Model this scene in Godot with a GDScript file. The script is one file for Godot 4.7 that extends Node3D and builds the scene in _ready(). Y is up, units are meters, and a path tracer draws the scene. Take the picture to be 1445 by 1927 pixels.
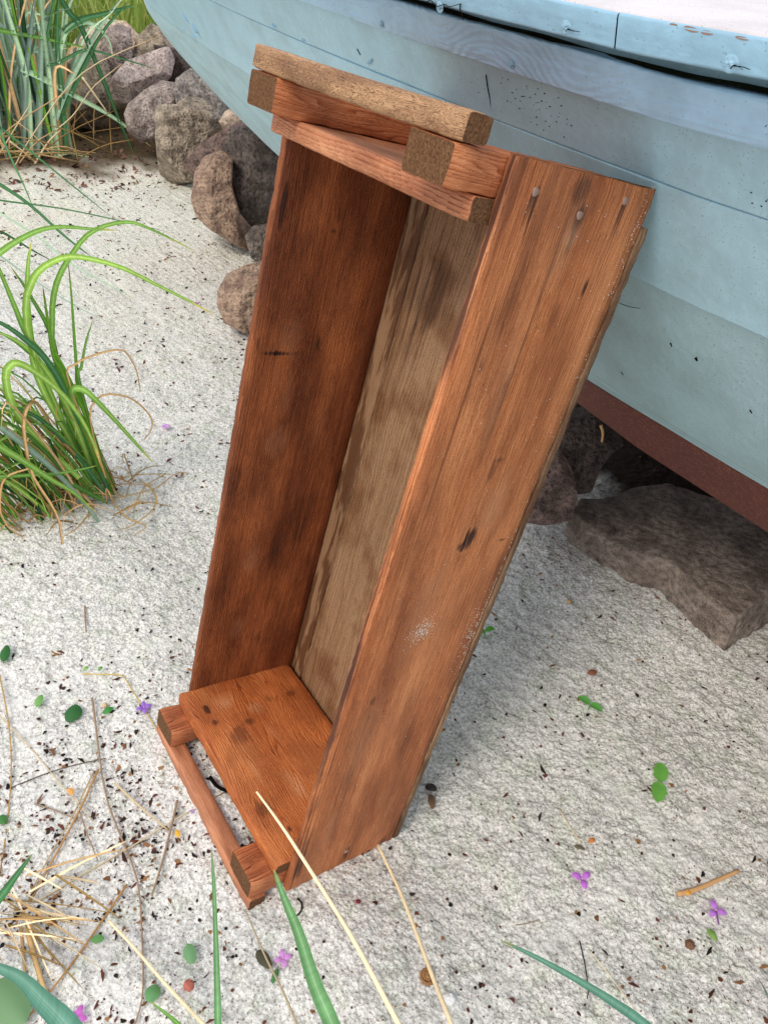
extends Node3D

# ---------------------------------------------------------------- helpers
var names_used := {}
var M := {}
var lump := FastNoiseLite.new()
var crumb := FastNoiseLite.new()
var swell := FastNoiseLite.new()
var hummock := FastNoiseLite.new()


func rand(sd: int) -> RandomNumberGenerator:
	var r := RandomNumberGenerator.new()
	r.seed = sd
	return r


func noise(sd: int, freq: float, oct := 3, kind := FastNoiseLite.TYPE_SIMPLEX_SMOOTH) -> FastNoiseLite:
	var n := FastNoiseLite.new()
	n.seed = sd
	n.frequency = freq
	n.noise_type = kind
	n.fractal_octaves = oct
	if oct < 2:
		n.fractal_type = FastNoiseLite.FRACTAL_NONE
	return n


func numbered(called: String) -> String:
	if not names_used.has(called):
		names_used[called] = 0
		return called
	names_used[called] += 1
	return "%s_%03d" % [called, names_used[called]]


func tag(o: Node, label := "", category := "", group := "", kind := "") -> Node:
	if label:
		o.set_meta("label", label)
	if category:
		o.set_meta("category", category)
	if group:
		o.set_meta("group", group)
	if kind:
		o.set_meta("kind", kind)
	return o


func thing(called: String, label: String, category: String, at := Vector3.ZERO, group := "") -> Node3D:
	var o := Node3D.new()
	o.name = numbered(called)
	add_child(o)
	o.position = at
	tag(o, label, category, group)
	return o


func part(called: String, mesh: Mesh, mat, parent: Node) -> MeshInstance3D:
	var o := MeshInstance3D.new()
	var k := 0
	o.name = called
	while parent.has_node(NodePath(o.name)):
		k += 1
		o.name = "%s_%03d" % [called, k]
	o.mesh = mesh
	if mat is Array:
		for i in mat.size():
			o.set_surface_override_material(i, mat[i])
	else:
		o.material_override = mat
	parent.add_child(o)
	return o


func solo(called: String, mesh: Mesh, mat, label: String, category: String, group := "", at := Vector3.ZERO) -> MeshInstance3D:
	var o := part(numbered(called), mesh, mat, self)
	o.position = at
	tag(o, label, category, group)
	return o


func h0(z: float) -> float:
	return 0.036 * smoothstep(-0.05, 0.2, z)


func gy(x: float, z: float) -> float:
	return h0(z) + 0.006 * swell.get_noise_2d(x, z) + 0.0035 * hummock.get_noise_2d(x, z)


func fine_gy(x: float, z: float) -> float:
	return gy(x, z) + 0.0032 * lump.get_noise_2d(x, z) + 0.0016 * crumb.get_noise_2d(x, z)


func on_ground(x: float, z: float, up := 0.0) -> Vector3:
	return Vector3(x, gy(x, z) + up, z)


func srgb(r: int, g: int, b: int) -> Color:
	return Color(r / 255.0, g / 255.0, b / 255.0)


func smooth_line(pts: Array, n: int) -> PackedVector3Array:
	var out := PackedVector3Array()
	var c := pts.size()
	for i in n + 1:
		var f := float(i) / n * (c - 1)
		var k := mini(int(f), c - 2)
		var t := f - k
		var p1: Vector3 = pts[k]
		var p2: Vector3 = pts[k + 1]
		var p0: Vector3 = pts[k - 1] if k > 0 else p1 * 2.0 - p2
		var p3: Vector3 = pts[k + 2] if k + 2 < c else p2 * 2.0 - p1
		out.append(p1.cubic_interpolate(p2, p0, p3, t))
	return out


# a grass blade: root first, tip last; width w at its widest; folded along the midrib
func ribbon(pts: Array, w: float, face: Vector3, fold := 0.22, n := 14, shape := 0, twist := 0.0) -> ArrayMesh:
	var line := smooth_line(pts, n)
	var st := SurfaceTool.new()
	st.begin(Mesh.PRIMITIVE_TRIANGLES)
	var last := Vector3.ZERO
	for i in n + 1:
		var t := float(i) / n
		var tan := (line[mini(i + 1, n)] - line[maxi(i - 1, 0)]).normalized()
		var side := tan.cross(face)
		if side.length() < 0.05:
			side = last if last != Vector3.ZERO else tan.cross(Vector3(0.3, 0.2, 0.9))
		side = side.normalized()
		if last != Vector3.ZERO and side.dot(last) < 0.0:
			side = -side
		last = side
		if twist != 0.0:
			side = side.rotated(tan, twist * t)
		var up := side.cross(tan).normalized()
		var wide := w * (minf(1.0, 0.62 + t * 1.4) * pow(maxf(1.0 - t, 0.0), 0.55 if shape == 0 else 0.3) + 0.02)
		if shape == 2:
			wide = w * sqrt(maxf(0.0, 1.0 - pow(2.0 * t - 1.0, 2.0))) * (1.0 - 0.5 * maxf(0.0, t - 0.5)) * (1.0 + 0.05 * sin(t * 41.0 + w * 900.0)) + 0.0004
		for k in 5:
			var s := k / 2.0 - 1.0
			st.set_uv(Vector2(k / 4.0, t))
			st.add_vertex(line[i] + side * s * wide * 0.5 + up * (absf(s) - 0.5) * wide * fold)
	for i in n:
		for k in 4:
			var a := i * 5 + k
			for q in [a, a + 5, a + 1, a + 1, a + 5, a + 6]:
				st.add_index(q)
	st.generate_normals()
	return st.commit()


func tube(pts: Array, r0: float, r1: float, n := 10, sides := 6, flat := 1.0) -> ArrayMesh:
	var line := smooth_line(pts, n)
	var st := SurfaceTool.new()
	st.begin(Mesh.PRIMITIVE_TRIANGLES)
	var ref := Vector3(0.21, 0.9, 0.37)
	for i in n + 1:
		var t := float(i) / n
		var tan := (line[mini(i + 1, n)] - line[maxi(i - 1, 0)]).normalized()
		var a := tan.cross(ref).normalized()
		var b := a.cross(tan).normalized()
		var r := lerpf(r0, r1, t)
		for k in sides + 1:
			var ang := TAU * k / sides
			st.set_uv(Vector2(float(k) / sides, t))
			st.add_vertex(line[i] + a * cos(ang) * r + b * sin(ang) * r * flat)
	for i in n:
		for k in sides:
			var q := i * (sides + 1) + k
			for j in [q, q + 1, q + sides + 1, q + 1, q + sides + 2, q + sides + 1]:
				st.add_index(j)
	var c0 := (n + 1) * (sides + 1)
	st.set_uv(Vector2(0.5, 0))
	st.add_vertex(line[0])
	st.set_uv(Vector2(0.5, 1))
	st.add_vertex(line[n])
	for k in sides:
		for j in [c0, k + 1, k, c0 + 1, n * (sides + 1) + k, n * (sides + 1) + k + 1]:
			st.add_index(j)
	st.generate_normals()
	return st.commit()


# a sheet through rows of points; uv in metres
func sheet(rows: Array, uv := 1.0, turn := false) -> ArrayMesh:
	var st := SurfaceTool.new()
	st.begin(Mesh.PRIMITIVE_TRIANGLES)
	var nx: int = rows[0].size()
	var v := 0.0
	for j in rows.size():
		if j > 0:
			v += (rows[j][nx / 2] as Vector3).distance_to(rows[j - 1][nx / 2])
		for i in nx:
			var p: Vector3 = rows[j][i]
			st.set_uv(Vector2(p.x, v * 2.0) * uv)
			st.add_vertex(p)
	for j in rows.size() - 1:
		for i in nx - 1:
			var a := j * nx + i
			for q in ([a, a + nx, a + 1, a + 1, a + nx, a + nx + 1] if turn else [a, a + 1, a + nx, a + 1, a + nx + 1, a + nx]):
				st.add_index(q)
	st.generate_normals()
	return st.commit()


# a sawn board: width along x, length along y, thickness along z; worn corners; face grain on surface 0, end grain on surface 1
func board(w: float, l: float, t: float, sd: int, chip := 0.0012, bow := 0.0, cut := 0.0) -> ArrayMesh:
	var rough := noise(sd, 18.0, 3)
	var edge := noise(sd + 7, 24.0, 4)
	var nf := maxi(4, int(w / 0.012))
	var nl := maxi(6, int(l / 0.009))
	var per := 2.0 * (w + t)
	var loop := []          # [x, z, u, corner]
	var c := minf(0.0016, t * 0.16)
	var run := 0.0
	for f in 4:
		var from: Vector2 = [Vector2(0, t), Vector2(w, t), Vector2(w, 0), Vector2(0, 0)][f]
		var to: Vector2 = [Vector2(w, t), Vector2(w, 0), Vector2(0, 0), Vector2(0, t)][f]
		var long := from.distance_to(to)
		var dir := (to - from) / long
		var k := nf if f % 2 == 0 else 3
		for i in k + 1:
			var s := lerpf(c, long - c, float(i) / k)
			var p := from + dir * s
			loop.append([p.x, p.y, (run + s) / per, 1.0 if i == 0 or i == k else 0.0])
		run += long
	loop.append([loop[0][0], loop[0][1], 1.0, 1.0])
	var m := loop.size()
	var st := SurfaceTool.new()
	st.begin(Mesh.PRIMITIVE_TRIANGLES)
	var ring := func(j: int) -> PackedVector3Array:
		var out := PackedVector3Array()
		var y := l * clampf(float(j) / nl, 0.0, 1.0)
		for e in loop:
			var p := Vector3(e[0], y, e[1])
			var inward := Vector3(w * 0.5 - p.x, 0, t * 0.5 - p.z)
			var len_in := Vector3(signf(inward.x) * minf(absf(inward.x), t), 0, inward.z).normalized()
			var d := 0.00025 * rough.get_noise_3d(p.x * 3.0, p.y, p.z * 3.0)
			if e[3] > 0.5:
				d += chip * maxf(0.0, edge.get_noise_3d(p.x * 4.0, p.y * 2.2, p.z * 4.0) + 0.12) * 1.5
			if j == 0 or j == nl:
				d += 0.0009
			p += len_in * d
			p.z += bow * sin(PI * y / l)
			if j == 0 or j == nl:
				p.y += (0.0012 if j == 0 else -0.0012) * edge.get_noise_2d(e[0] * 7.0 + j, e[1] * 7.0) + cut * (e[0] / w - 0.5) * (1.0 if j == nl else 0.0)
			out.append(p)
		return out
	var ends := []
	for j in nl + 1:
		var r: PackedVector3Array = ring.call(j)
		if j == 0 or j == nl:
			ends.append(r)
		for i in m:
			st.set_uv(Vector2(loop[i][2], 1.0 - float(j) / nl))
			st.add_vertex(r[i])
	for j in nl:
		for i in m - 1:
			var a := j * m + i
			for q in [a, a + m, a + 1, a + 1, a + m, a + m + 1]:
				st.add_index(q)
	st.generate_normals()
	st.generate_tangents()
	var mesh := st.commit()
	st = SurfaceTool.new()
	st.begin(Mesh.PRIMITIVE_TRIANGLES)
	for e in 2:
		var r: PackedVector3Array = ends[e]
		var mid := Vector3.ZERO
		for p in r:
			mid += p / r.size()
		for i in m - 1:
			for p in ([mid, r[i], r[i + 1]] if e == 0 else [mid, r[i + 1], r[i]]):
				st.set_uv(Vector2(p.x, p.z) * 26.0 + Vector2(sd * 0.137, e * 0.41))
				st.add_vertex(p)
	st.generate_normals()
	st.generate_tangents()
	st.commit(mesh)
	return mesh


func stretched(sd: int, freq: float, w: int, h: int, by: int, oct := 3) -> PackedByteArray:
	var im := noise(sd, freq, oct).get_image(w, maxi(4, h / by))
	im.convert(Image.FORMAT_L8)
	im.resize(w, h, Image.INTERPOLATE_CUBIC)
	return im.get_data()


func tex(data: PackedByteArray, w: int, h: int, fmt := Image.FORMAT_RGB8) -> ImageTexture:
	return ImageTexture.create_from_image(Image.create_from_data(w, h, false, fmt, data))


func bump(data: PackedByteArray, w: int, h: int, amount: float) -> ImageTexture:
	var im := Image.create_from_data(w, h, false, Image.FORMAT_L8, data)
	im.convert(Image.FORMAT_RGBAF)
	im.bump_map_to_normal_map(amount)
	im.convert(Image.FORMAT_RGB8)
	return ImageTexture.create_from_image(im)


# sawn softwood. pal: pale, mid, dark. ring: pixels between growth lines. wet: strength of damp patches, sharp: how crisp their rims are
# marks: [u, v, half width, half length, strength (negative bleaches), tail]
func wood(w: int, h: int, sd: int, pal: Array, ring: float, lines: float, wet: float, sharp: float, marks: Array, damp: Color, wander := 14.0, thresh := 0.5, knots := [], bend := 0.011, slant := 0.0, patch := 0.0095) -> StandardMaterial3D:
	var warp := stretched(sd, bend, w, h, 10 if bend < 0.02 else 4, 3)
	var streak := stretched(sd + 1, 0.11, w, h, 40, 3)
	var fine := stretched(sd + 2, 0.45, w, h, 9, 2)
	var blot := stretched(sd + 3, patch, w, h, 2, 5)
	var broad := stretched(sd + 4, 0.006, w, h, 4, 2)
	var grit := stretched(sd + 5, 0.35, w, h, 1, 2)
	var r := rand(sd)
	var phase := PackedFloat32Array()
	phase.resize(w + 422)
	var p := 0.0
	var step := 1.0 / ring
	for x in w + 422:
		if x % int(maxf(2.0, ring * 2.0)) == 0:
			step = 1.0 / (ring * r.randf_range(0.65, 1.45))
		p += step
		phase[x] = p
	var lut := PackedByteArray()
	for i in 256:
		var f := i / 255.0
		var cc: Color = pal[0].lerp(pal[1], f * 2.0) if f < 0.5 else pal[1].lerp(pal[2], f * 2.0 - 1.0)
		lut.append(cc.r8)
		lut.append(cc.g8)
		lut.append(cc.b8)
	var swirl := PackedFloat32Array()
	swirl.resize(w * h)
	for kn in knots:
		var kx: float = kn[0] * w
		var ky: float = (1.0 - kn[1]) * h
		var kr: float = kn[2] * w
		for y in range(maxi(0, int(ky - kr * 5.0)), mini(h, int(ky + kr * 5.0))):
			for x in range(maxi(0, int(kx - kr * 2.6)), mini(w, int(kx + kr * 2.6))):
				swirl[y * w + x] += signf(x - kx + 0.5) * -kr * 0.9 * exp(-pow((x - kx) / kr, 2.0) * 0.8 - pow((y - ky) / (kr * 2.2), 2.0)) * (1.0 - exp(-absf(x - kx) * 0.5))
	var out := PackedByteArray()
	out.resize(w * h * 3)
	var hgt := PackedByteArray()
	hgt.resize(w * h)
	var lo := thresh - 0.5 / sharp
	var dr := damp.r
	var dg := damp.g
	var db := damp.b
	var i := 0
	for y in h:
		for x in w:
			var wv := clampf((warp[i] - 128) * wander / 128.0 + 75.0 + swirl[i] + slant * y / h, 0.0, 418.0)
			var wi := int(wv)
			var ph: float = lerpf(phase[x + wi], phase[x + wi + 1], wv - wi)
			var f := ph - floorf(ph)
			var late := f * f * f
			var t := 0.34 + lines * (late - 0.25) + (streak[i] - 128) * 0.0013 + (fine[i] - 128) * 0.0009 + (broad[i] - 128) * 0.0016
			var k := clampi(int(t * 255.0), 0, 255) * 3
			var m := clampf((blot[i] / 255.0 + (fine[i] - 128) * 0.0003 - lo) * sharp, 0.0, 1.0) * wet
			var g := 1.0 + (grit[i] - 128) * 0.0011
			out[i * 3] = clampi(int(lut[k] * (1.0 - m * (1.0 - dr)) * g), 0, 255)
			out[i * 3 + 1] = clampi(int(lut[k + 1] * (1.0 - m * (1.0 - dg)) * g), 0, 255)
			out[i * 3 + 2] = clampi(int(lut[k + 2] * (1.0 - m * (1.0 - db)) * g), 0, 255)
			hgt[i] = clampi(int(140.0 - late * 75.0 + (fine[i] - 128) * 0.35 + (grit[i] - 128) * 0.2), 0, 255)
			i += 1
	for mk in marks:
		var cx: float = mk[0] * w
		var cy: float = (1.0 - mk[1]) * h
		var rx: float = mk[2] * w
		var ry: float = mk[3] * h
		var tail: float = mk[5] if mk.size() > 5 else 1.0
		for y in range(maxi(0, int(cy - ry)), mini(h, int(cy + ry * tail))):
			for x in range(maxi(0, int(cx - rx)), mini(w, int(cx + rx))):
				var q := y * w + x
				var dy := (y - cy) / (ry * (tail if y > cy else 1.0))
				var d := 1.0 - sqrt(pow((x - cx) / rx, 2.0) + dy * dy) + (streak[q] - 128) * 0.004 + (blot[q] - 128) * 0.004
				d = smoothstep(0.0, 0.8, d) * mk[4] * (0.85 if mk[4] < 0.0 else 0.72 if mk[2] < 0.02 or mk[3] < 0.02 else 0.5)
				if d == 0.0:
					continue
				for ch in 3:
					var val := float(out[q * 3 + ch])
					if d > 0.0:
						val *= 1.0 - d * [0.86, 0.92, 0.9][ch]
					else:
						val = lerpf(val, [222.0, 178.0, 146.0][ch], -d)
					out[q * 3 + ch] = clampi(int(val), 0, 255)
	var mat := StandardMaterial3D.new()
	mat.albedo_texture = tex(out, w, h)
	mat.normal_enabled = true
	mat.normal_texture = bump(hgt, w, h, 3.0)
	mat.normal_scale = 1.0
	mat.roughness = 0.62
	mat.metallic_specular = 0.4
	return mat


func plain(c: Color, rough := 0.8, spec := 0.4) -> StandardMaterial3D:
	var m := StandardMaterial3D.new()
	m.albedo_color = c
	m.roughness = rough
	m.metallic_specular = spec
	m.cull_mode = BaseMaterial3D.CULL_DISABLED
	return m


# stone: star-shaped round its middle. outline in metres in the plane that faces local +z; near and far: depth of the stone before and behind that plane
func rock(called: String, label: String, at: Vector3, right: Vector3, up: Vector3, outline: Array, near: float, far: float, sd: int, mat: Material, facets: Array, box := 3.0, rough := 0.05) -> void:
	var fwd := right.cross(up).normalized()
	var o := Node3D.new()
	var big := noise(sd, 2.2, 3)
	var pit := noise(sd + 3, 9.0, 4)
	var size := 0.0
	for p in outline:
		size += p.length() / outline.size()
	var rf := rand(sd * 31 + 7)
	var cuts := facets.duplicate()
	for k in (13 if called != "flat_slab" else 0):
		var fn := Vector3(rf.randfn(0.0, 0.6), rf.randfn(0.2, 0.6), rf.randf_range(0.4, 1.1)).normalized()
		var sup := 0.0
		for p in outline:
			sup = maxf(sup, fn.x * p.x * 0.75 + fn.y * p.y * 0.75)
		cuts.append([fn.x, fn.y, fn.z, (sup * 1.1 + fn.z * near * 0.72) * rf.randf_range(0.74, 0.95)])
	var nu := 110
	var nv := 60
	var st := SurfaceTool.new()
	st.begin(Mesh.PRIMITIVE_TRIANGLES)
	st.set_smooth_group(0)
	for j in nv + 1:
		var phi := PI * j / nv
		for i in nu + 1:
			var th := TAU * (i % nu) / nu
			var dir2 := Vector2(cos(th), sin(th))
			var r2 := 0.0
			for k in outline.size():
				var a: Vector2 = outline[k]
				var b: Vector2 = outline[(k + 1) % outline.size()]
				var den := dir2.cross(b - a)
				if absf(den) < 1e-9:
					continue
				var tt := a.cross(b - a) / den
				var ss := a.cross(dir2) / den
				if tt > 0.0 and ss >= -0.001 and ss <= 1.001:
					r2 = maxf(r2, tt * 1.04)
			var dep := near if phi < PI / 2 else far
			var rr := pow(pow(sin(phi) / maxf(r2, 0.005), box) + pow(absf(cos(phi)) / dep, box), -1.0 / box)
			var d := Vector3(dir2.x * sin(phi), dir2.y * sin(phi), cos(phi))
			for f in cuts:
				var fn: Vector3 = Vector3(f[0], f[1], f[2]).normalized()
				var c := fn.dot(d)
				if c > 0.05:
					var lim: float = f[3] / c
					var kk := size * 0.018
					var hh := clampf(0.5 + 0.5 * (lim - rr) / kk, 0.0, 1.0)
					rr = lerpf(lim, rr, hh) - kk * hh * (1.0 - hh) * 0.5
			var n3 := d * rr / size
			rr += size * rough * (big.get_noise_3dv(n3) * 0.45 + 0.4 * pit.get_noise_3dv(n3 * 0.7))
			st.set_uv(Vector2(float(i) / nu, float(j) / nv))
			st.add_vertex(d * rr)
	for j in nv:
		for i in nu:
			var a := j * (nu + 1) + i
			for q in [a, a + 1, a + nu + 1, a + 1, a + nu + 2, a + nu + 1]:
				st.add_index(q)
	st.generate_normals()
	o.free()
	var mi := solo(called, st.commit(), mat, label, "rock", "rocks banked under the boat", at)
	mi.basis = Basis(right, up, fwd)


# a flat slab: outline in metres in the ground plane, x right and y away
func slab(called: String, label: String, at: Vector3, outline: Array, tall: float, sd: int, mat: Material) -> void:
	var n := noise(sd, 9.0, 4)
	var rag := noise(sd + 1, 26.0, 3)
	var ring := []
	for k in outline.size():
		for s in 14:
			ring.append((outline[k] as Vector2).lerp(outline[(k + 1) % outline.size()], s / 14.0))
	var m := ring.size()
	var levels := [[1.02, -0.05], [1.01, 0.0], [1.006, tall * 0.3], [1.003, tall * 0.6], [1.0, tall - 0.012], [0.997, tall - 0.006], [0.985, tall - 0.0015], [0.97, tall], [0.9, tall], [0.8, tall], [0.65, tall], [0.5, tall], [0.35, tall], [0.2, tall], [0.07, tall], [0.0, tall]]
	var st := SurfaceTool.new()
	st.begin(Mesh.PRIMITIVE_TRIANGLES)
	for e in levels:
		for i in m + 1:
			var p: Vector2 = ring[i % m] * e[0]
			var f := Vector3(p.x, e[1], -p.y)
			if e[0] > 0.95:
				var out := Vector3(p.x, 0, -p.y).normalized()
				f += out * (0.006 * n.get_noise_3dv(f) + 0.006 * rag.get_noise_3dv(f))
			f.y += 0.011 * n.get_noise_2d(p.x * 0.6, p.y * 0.6) * (1.0 if e[1] > tall * 0.5 else 0.0) + 0.0025 * rag.get_noise_2d(p.x, p.y) + 0.03 * p.x * (1.0 if e[1] > tall * 0.5 else 0.0)
			st.add_vertex(f)
	for j in levels.size() - 1:
		for i in m:
			var a := j * (m + 1) + i
			for q in [a, a + m + 1, a + 1, a + 1, a + m + 1, a + m + 2]:
				st.add_index(q)
	st.generate_normals()
	solo(called, st.commit(), mat, label, "rock", "rocks banked under the boat", at)


func stone_mat(c: Color, sd: int, speck: Color, amount: float, scale := 5.0, spots := 0.0, pits := 1.0) -> StandardMaterial3D:
	var w := 384
	var layers := []
	for e in [[0.014, 5], [0.05, 4], [0.28, 2], [0.03, 4]]:
		var im := noise(sd + layers.size(), e[0], e[1]).get_seamless_image(w, w)
		im.convert(Image.FORMAT_L8)
		layers.append(im.get_data())
	var da: PackedByteArray = layers[0]
	var dbb: PackedByteArray = layers[1]
	var dg: PackedByteArray = layers[2]
	var dv: PackedByteArray = layers[3]
	var out := PackedByteArray()
	out.resize(w * w * 3)
	var hg := PackedByteArray()
	hg.resize(w * w)
	for i in w * w:
		var f := clampf((da[i] / 255.0 - 0.36) * 2.6, 0.0, 1.0)
		var s := 0.72 + 0.5 * dbb[i] / 255.0 + 0.0018 * (dg[i] - 128)
		var cc := c.lerp(speck, f * amount) * s
		var vein := absf(dv[i] - 128.0)
		if vein < 2.5:
			cc = cc.darkened(0.28)
		if spots > 0.0 and dg[i] > 178 and da[i] > 96:
			cc = cc.lerp(srgb(206, 198, 186), spots)
		if dbb[i] < 78:
			cc = cc.darkened(clampf((78 - dbb[i]) * 0.02, 0.0, 0.45) * pits)
		out[i * 3] = clampi(int(cc.r * 255), 0, 255)
		out[i * 3 + 1] = clampi(int(cc.g * 255), 0, 255)
		out[i * 3 + 2] = clampi(int(cc.b * 255), 0, 255)
		hg[i] = clampi(int(dbb[i] * 0.78 + dg[i] * 0.22 - (24.0 if vein < 3.0 else 0.0)), 0, 255)
	var m := StandardMaterial3D.new()
	m.albedo_texture = tex(out, w, w)
	m.uv1_triplanar = true
	m.uv1_scale = Vector3.ONE * scale
	m.heightmap_enabled = true
	m.heightmap_texture = tex(hg, w, w, Image.FORMAT_L8)
	m.heightmap_scale = 1.1
	m.roughness = 0.85
	m.metallic_specular = 0.35
	return m


func blade_tex(edge: Color, mid: Color, tip: Color, sd: int, rib: float) -> ImageTexture:
	var w := 48
	var h := 128
	var r := rand(sd)
	var out := PackedByteArray()
	var col := []
	for x in w:
		col.append(r.randf_range(-0.07, 0.07))
	var band := []
	for y in h:
		band.append(r.randf_range(-0.04, 0.04))
	for y in h:
		for x in w:
			var u := absf(x / (w - 1.0) - 0.5) * 2.0
			var c := mid.lerp(edge, smoothstep(0.0, 1.0, u))
			if u < 0.16:
				c = c.lightened(rib * (1.0 - u / 0.16))
			c = c.lerp(tip, smoothstep(0.86, 1.0, y / float(h) + band[y]))
			c *= 1.0 + col[x] + band[y]
			out.append(clampi(int(c.r * 255), 0, 255))
			out.append(clampi(int(c.g * 255), 0, 255))
			out.append(clampi(int(c.b * 255), 0, 255))
	return tex(out, w, h)


func leafy(t: Texture2D, tint: Color, back: Color) -> StandardMaterial3D:
	var m := plain(tint, 0.8, 0.18)
	m.albedo_texture = t
	m.backlight_enabled = true
	m.backlight = back
	return m

func _ready() -> void:
	var cam := Camera3D.new()
	cam.name = "camera"
	cam.keep_aspect = Camera3D.KEEP_HEIGHT
	cam.fov = 68.699
	cam.near = 0.02
	cam.far = 400.0
	cam.transform = Transform3D(Basis(Vector3(0.558, 0.0356, -0.8291), Vector3(-0.5369, 0.7773, -0.328), Vector3(0.6328, 0.6281, 0.4528)), Vector3(0.5616, 0.9914, 0.3347))
	add_child(cam)
	cam.current = true
	var env := Environment.new()
	env.background_mode = Environment.BG_SKY
	env.tonemap_mode = Environment.TONE_MAPPER_LINEAR
	env.tonemap_exposure = 1.2
	var sky := Sky.new()
	var sm := ProceduralSkyMaterial.new()
	sm.sky_top_color = Color(0.93, 0.95, 1.0)
	sm.sky_horizon_color = Color(0.9, 0.92, 0.95)
	sm.sky_curve = 0.12
	sm.ground_bottom_color = Color(0.36, 0.36, 0.33)
	sm.ground_horizon_color = Color(0.5, 0.52, 0.48)
	sky.sky_material = sm
	env.sky = sky
	env.background_energy_multiplier = 1.15
	env.sdfgi_enabled = true
	env.ssao_enabled = true
	env.ssil_enabled = true
	var we := WorldEnvironment.new()
	we.name = "world_environment"
	we.environment = env
	add_child(we)
	var sun := DirectionalLight3D.new()
	sun.name = "sun"
	sun.light_energy = 0.5
	sun.light_angular_distance = 22.0
	sun.light_color = Color(1.0, 0.965, 0.92)
	sun.shadow_enabled = true
	add_child(sun)
	sun.look_at_from_position(Vector3(0.4, 1.7, 1.35), Vector3.ZERO, Vector3.UP)
	lump = noise(11, 55.0, 3)
	crumb = noise(12, 150.0, 2)
	swell = noise(13, 4.0, 3)
	hummock = noise(14, 17.0, 3)
	materials()
	ground()
	boat()
	rocks()
	crate()
	beach_grass()
	near_grass()
	straws()
	small_things()
	litter()


func materials() -> void:
	var fresh := blade_tex(srgb(100, 144, 66), srgb(130, 172, 94), srgb(176, 170, 104), 1, 0.3)
	var blue := blade_tex(srgb(134, 162, 138), srgb(160, 186, 160), srgb(200, 194, 146), 2, 0.2)
	var deep := blade_tex(srgb(52, 92, 56), srgb(70, 112, 72), srgb(110, 116, 60), 3, 0.12)
	var dry := blade_tex(srgb(164, 134, 98), srgb(204, 176, 132), srgb(146, 112, 76), 4, 0.1)
	var cream := blade_tex(srgb(204, 182, 146), srgb(226, 208, 176), srgb(178, 150, 112), 5, 0.1)
	var browned := blade_tex(srgb(92, 140, 40), srgb(112, 160, 56), srgb(126, 74, 40), 6, 0.2)
	for k in 4:
		var f := 0.82 + 0.13 * k
		M["fresh_%d" % k] = leafy(fresh, Color(f * (0.9 + 0.06 * k), f, f * 0.9), Color(0.3, 0.42, 0.16))
		M["blue_%d" % k] = leafy(blue, Color(f, f, f * (1.06 - 0.04 * k)), Color(0.24, 0.32, 0.24))
		M["deep_%d" % k] = leafy(deep, Color(f, f, f), Color(0.12, 0.25, 0.08))
		M["dry_%d" % k] = leafy(dry, Color(f, f * 0.97, f * (0.8 + 0.05 * k)), Color(0.3, 0.24, 0.14))
		M["cream_%d" % k] = leafy(cream, Color(f, f, f * 0.98), Color(0.3, 0.26, 0.18))
		M["browned_%d" % k] = leafy(browned, Color(f, f, f), Color(0.3, 0.42, 0.1))
	var calm := blade_tex(srgb(104, 152, 98), srgb(134, 182, 124), srgb(170, 176, 110), 7, 0.25)
	M.calm = leafy(calm, Color(0.95, 0.95, 0.95), Color(0.3, 0.45, 0.22))
	M.teal = leafy(blade_tex(srgb(84, 132, 112), srgb(112, 160, 138), srgb(150, 150, 90), 8, 0.14), Color(0.95, 0.95, 0.95), Color(0.2, 0.34, 0.26))
	M.stick = plain(srgb(150, 126, 102), 0.9)
	M.dark_stick = plain(srgb(96, 82, 68), 0.9)
	M.rust_stick = plain(srgb(178, 134, 82), 0.85)
	M.tan_stick = plain(srgb(204, 158, 108), 0.8)
	M.yellow = plain(srgb(208, 178, 84), 0.6)
	M.nail = plain(srgb(150, 122, 110), 0.7, 0.5)
	M.nail.metallic = 0.15
	M.hole = plain(srgb(20, 16, 14), 1.0, 0.1)
	paint()


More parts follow.
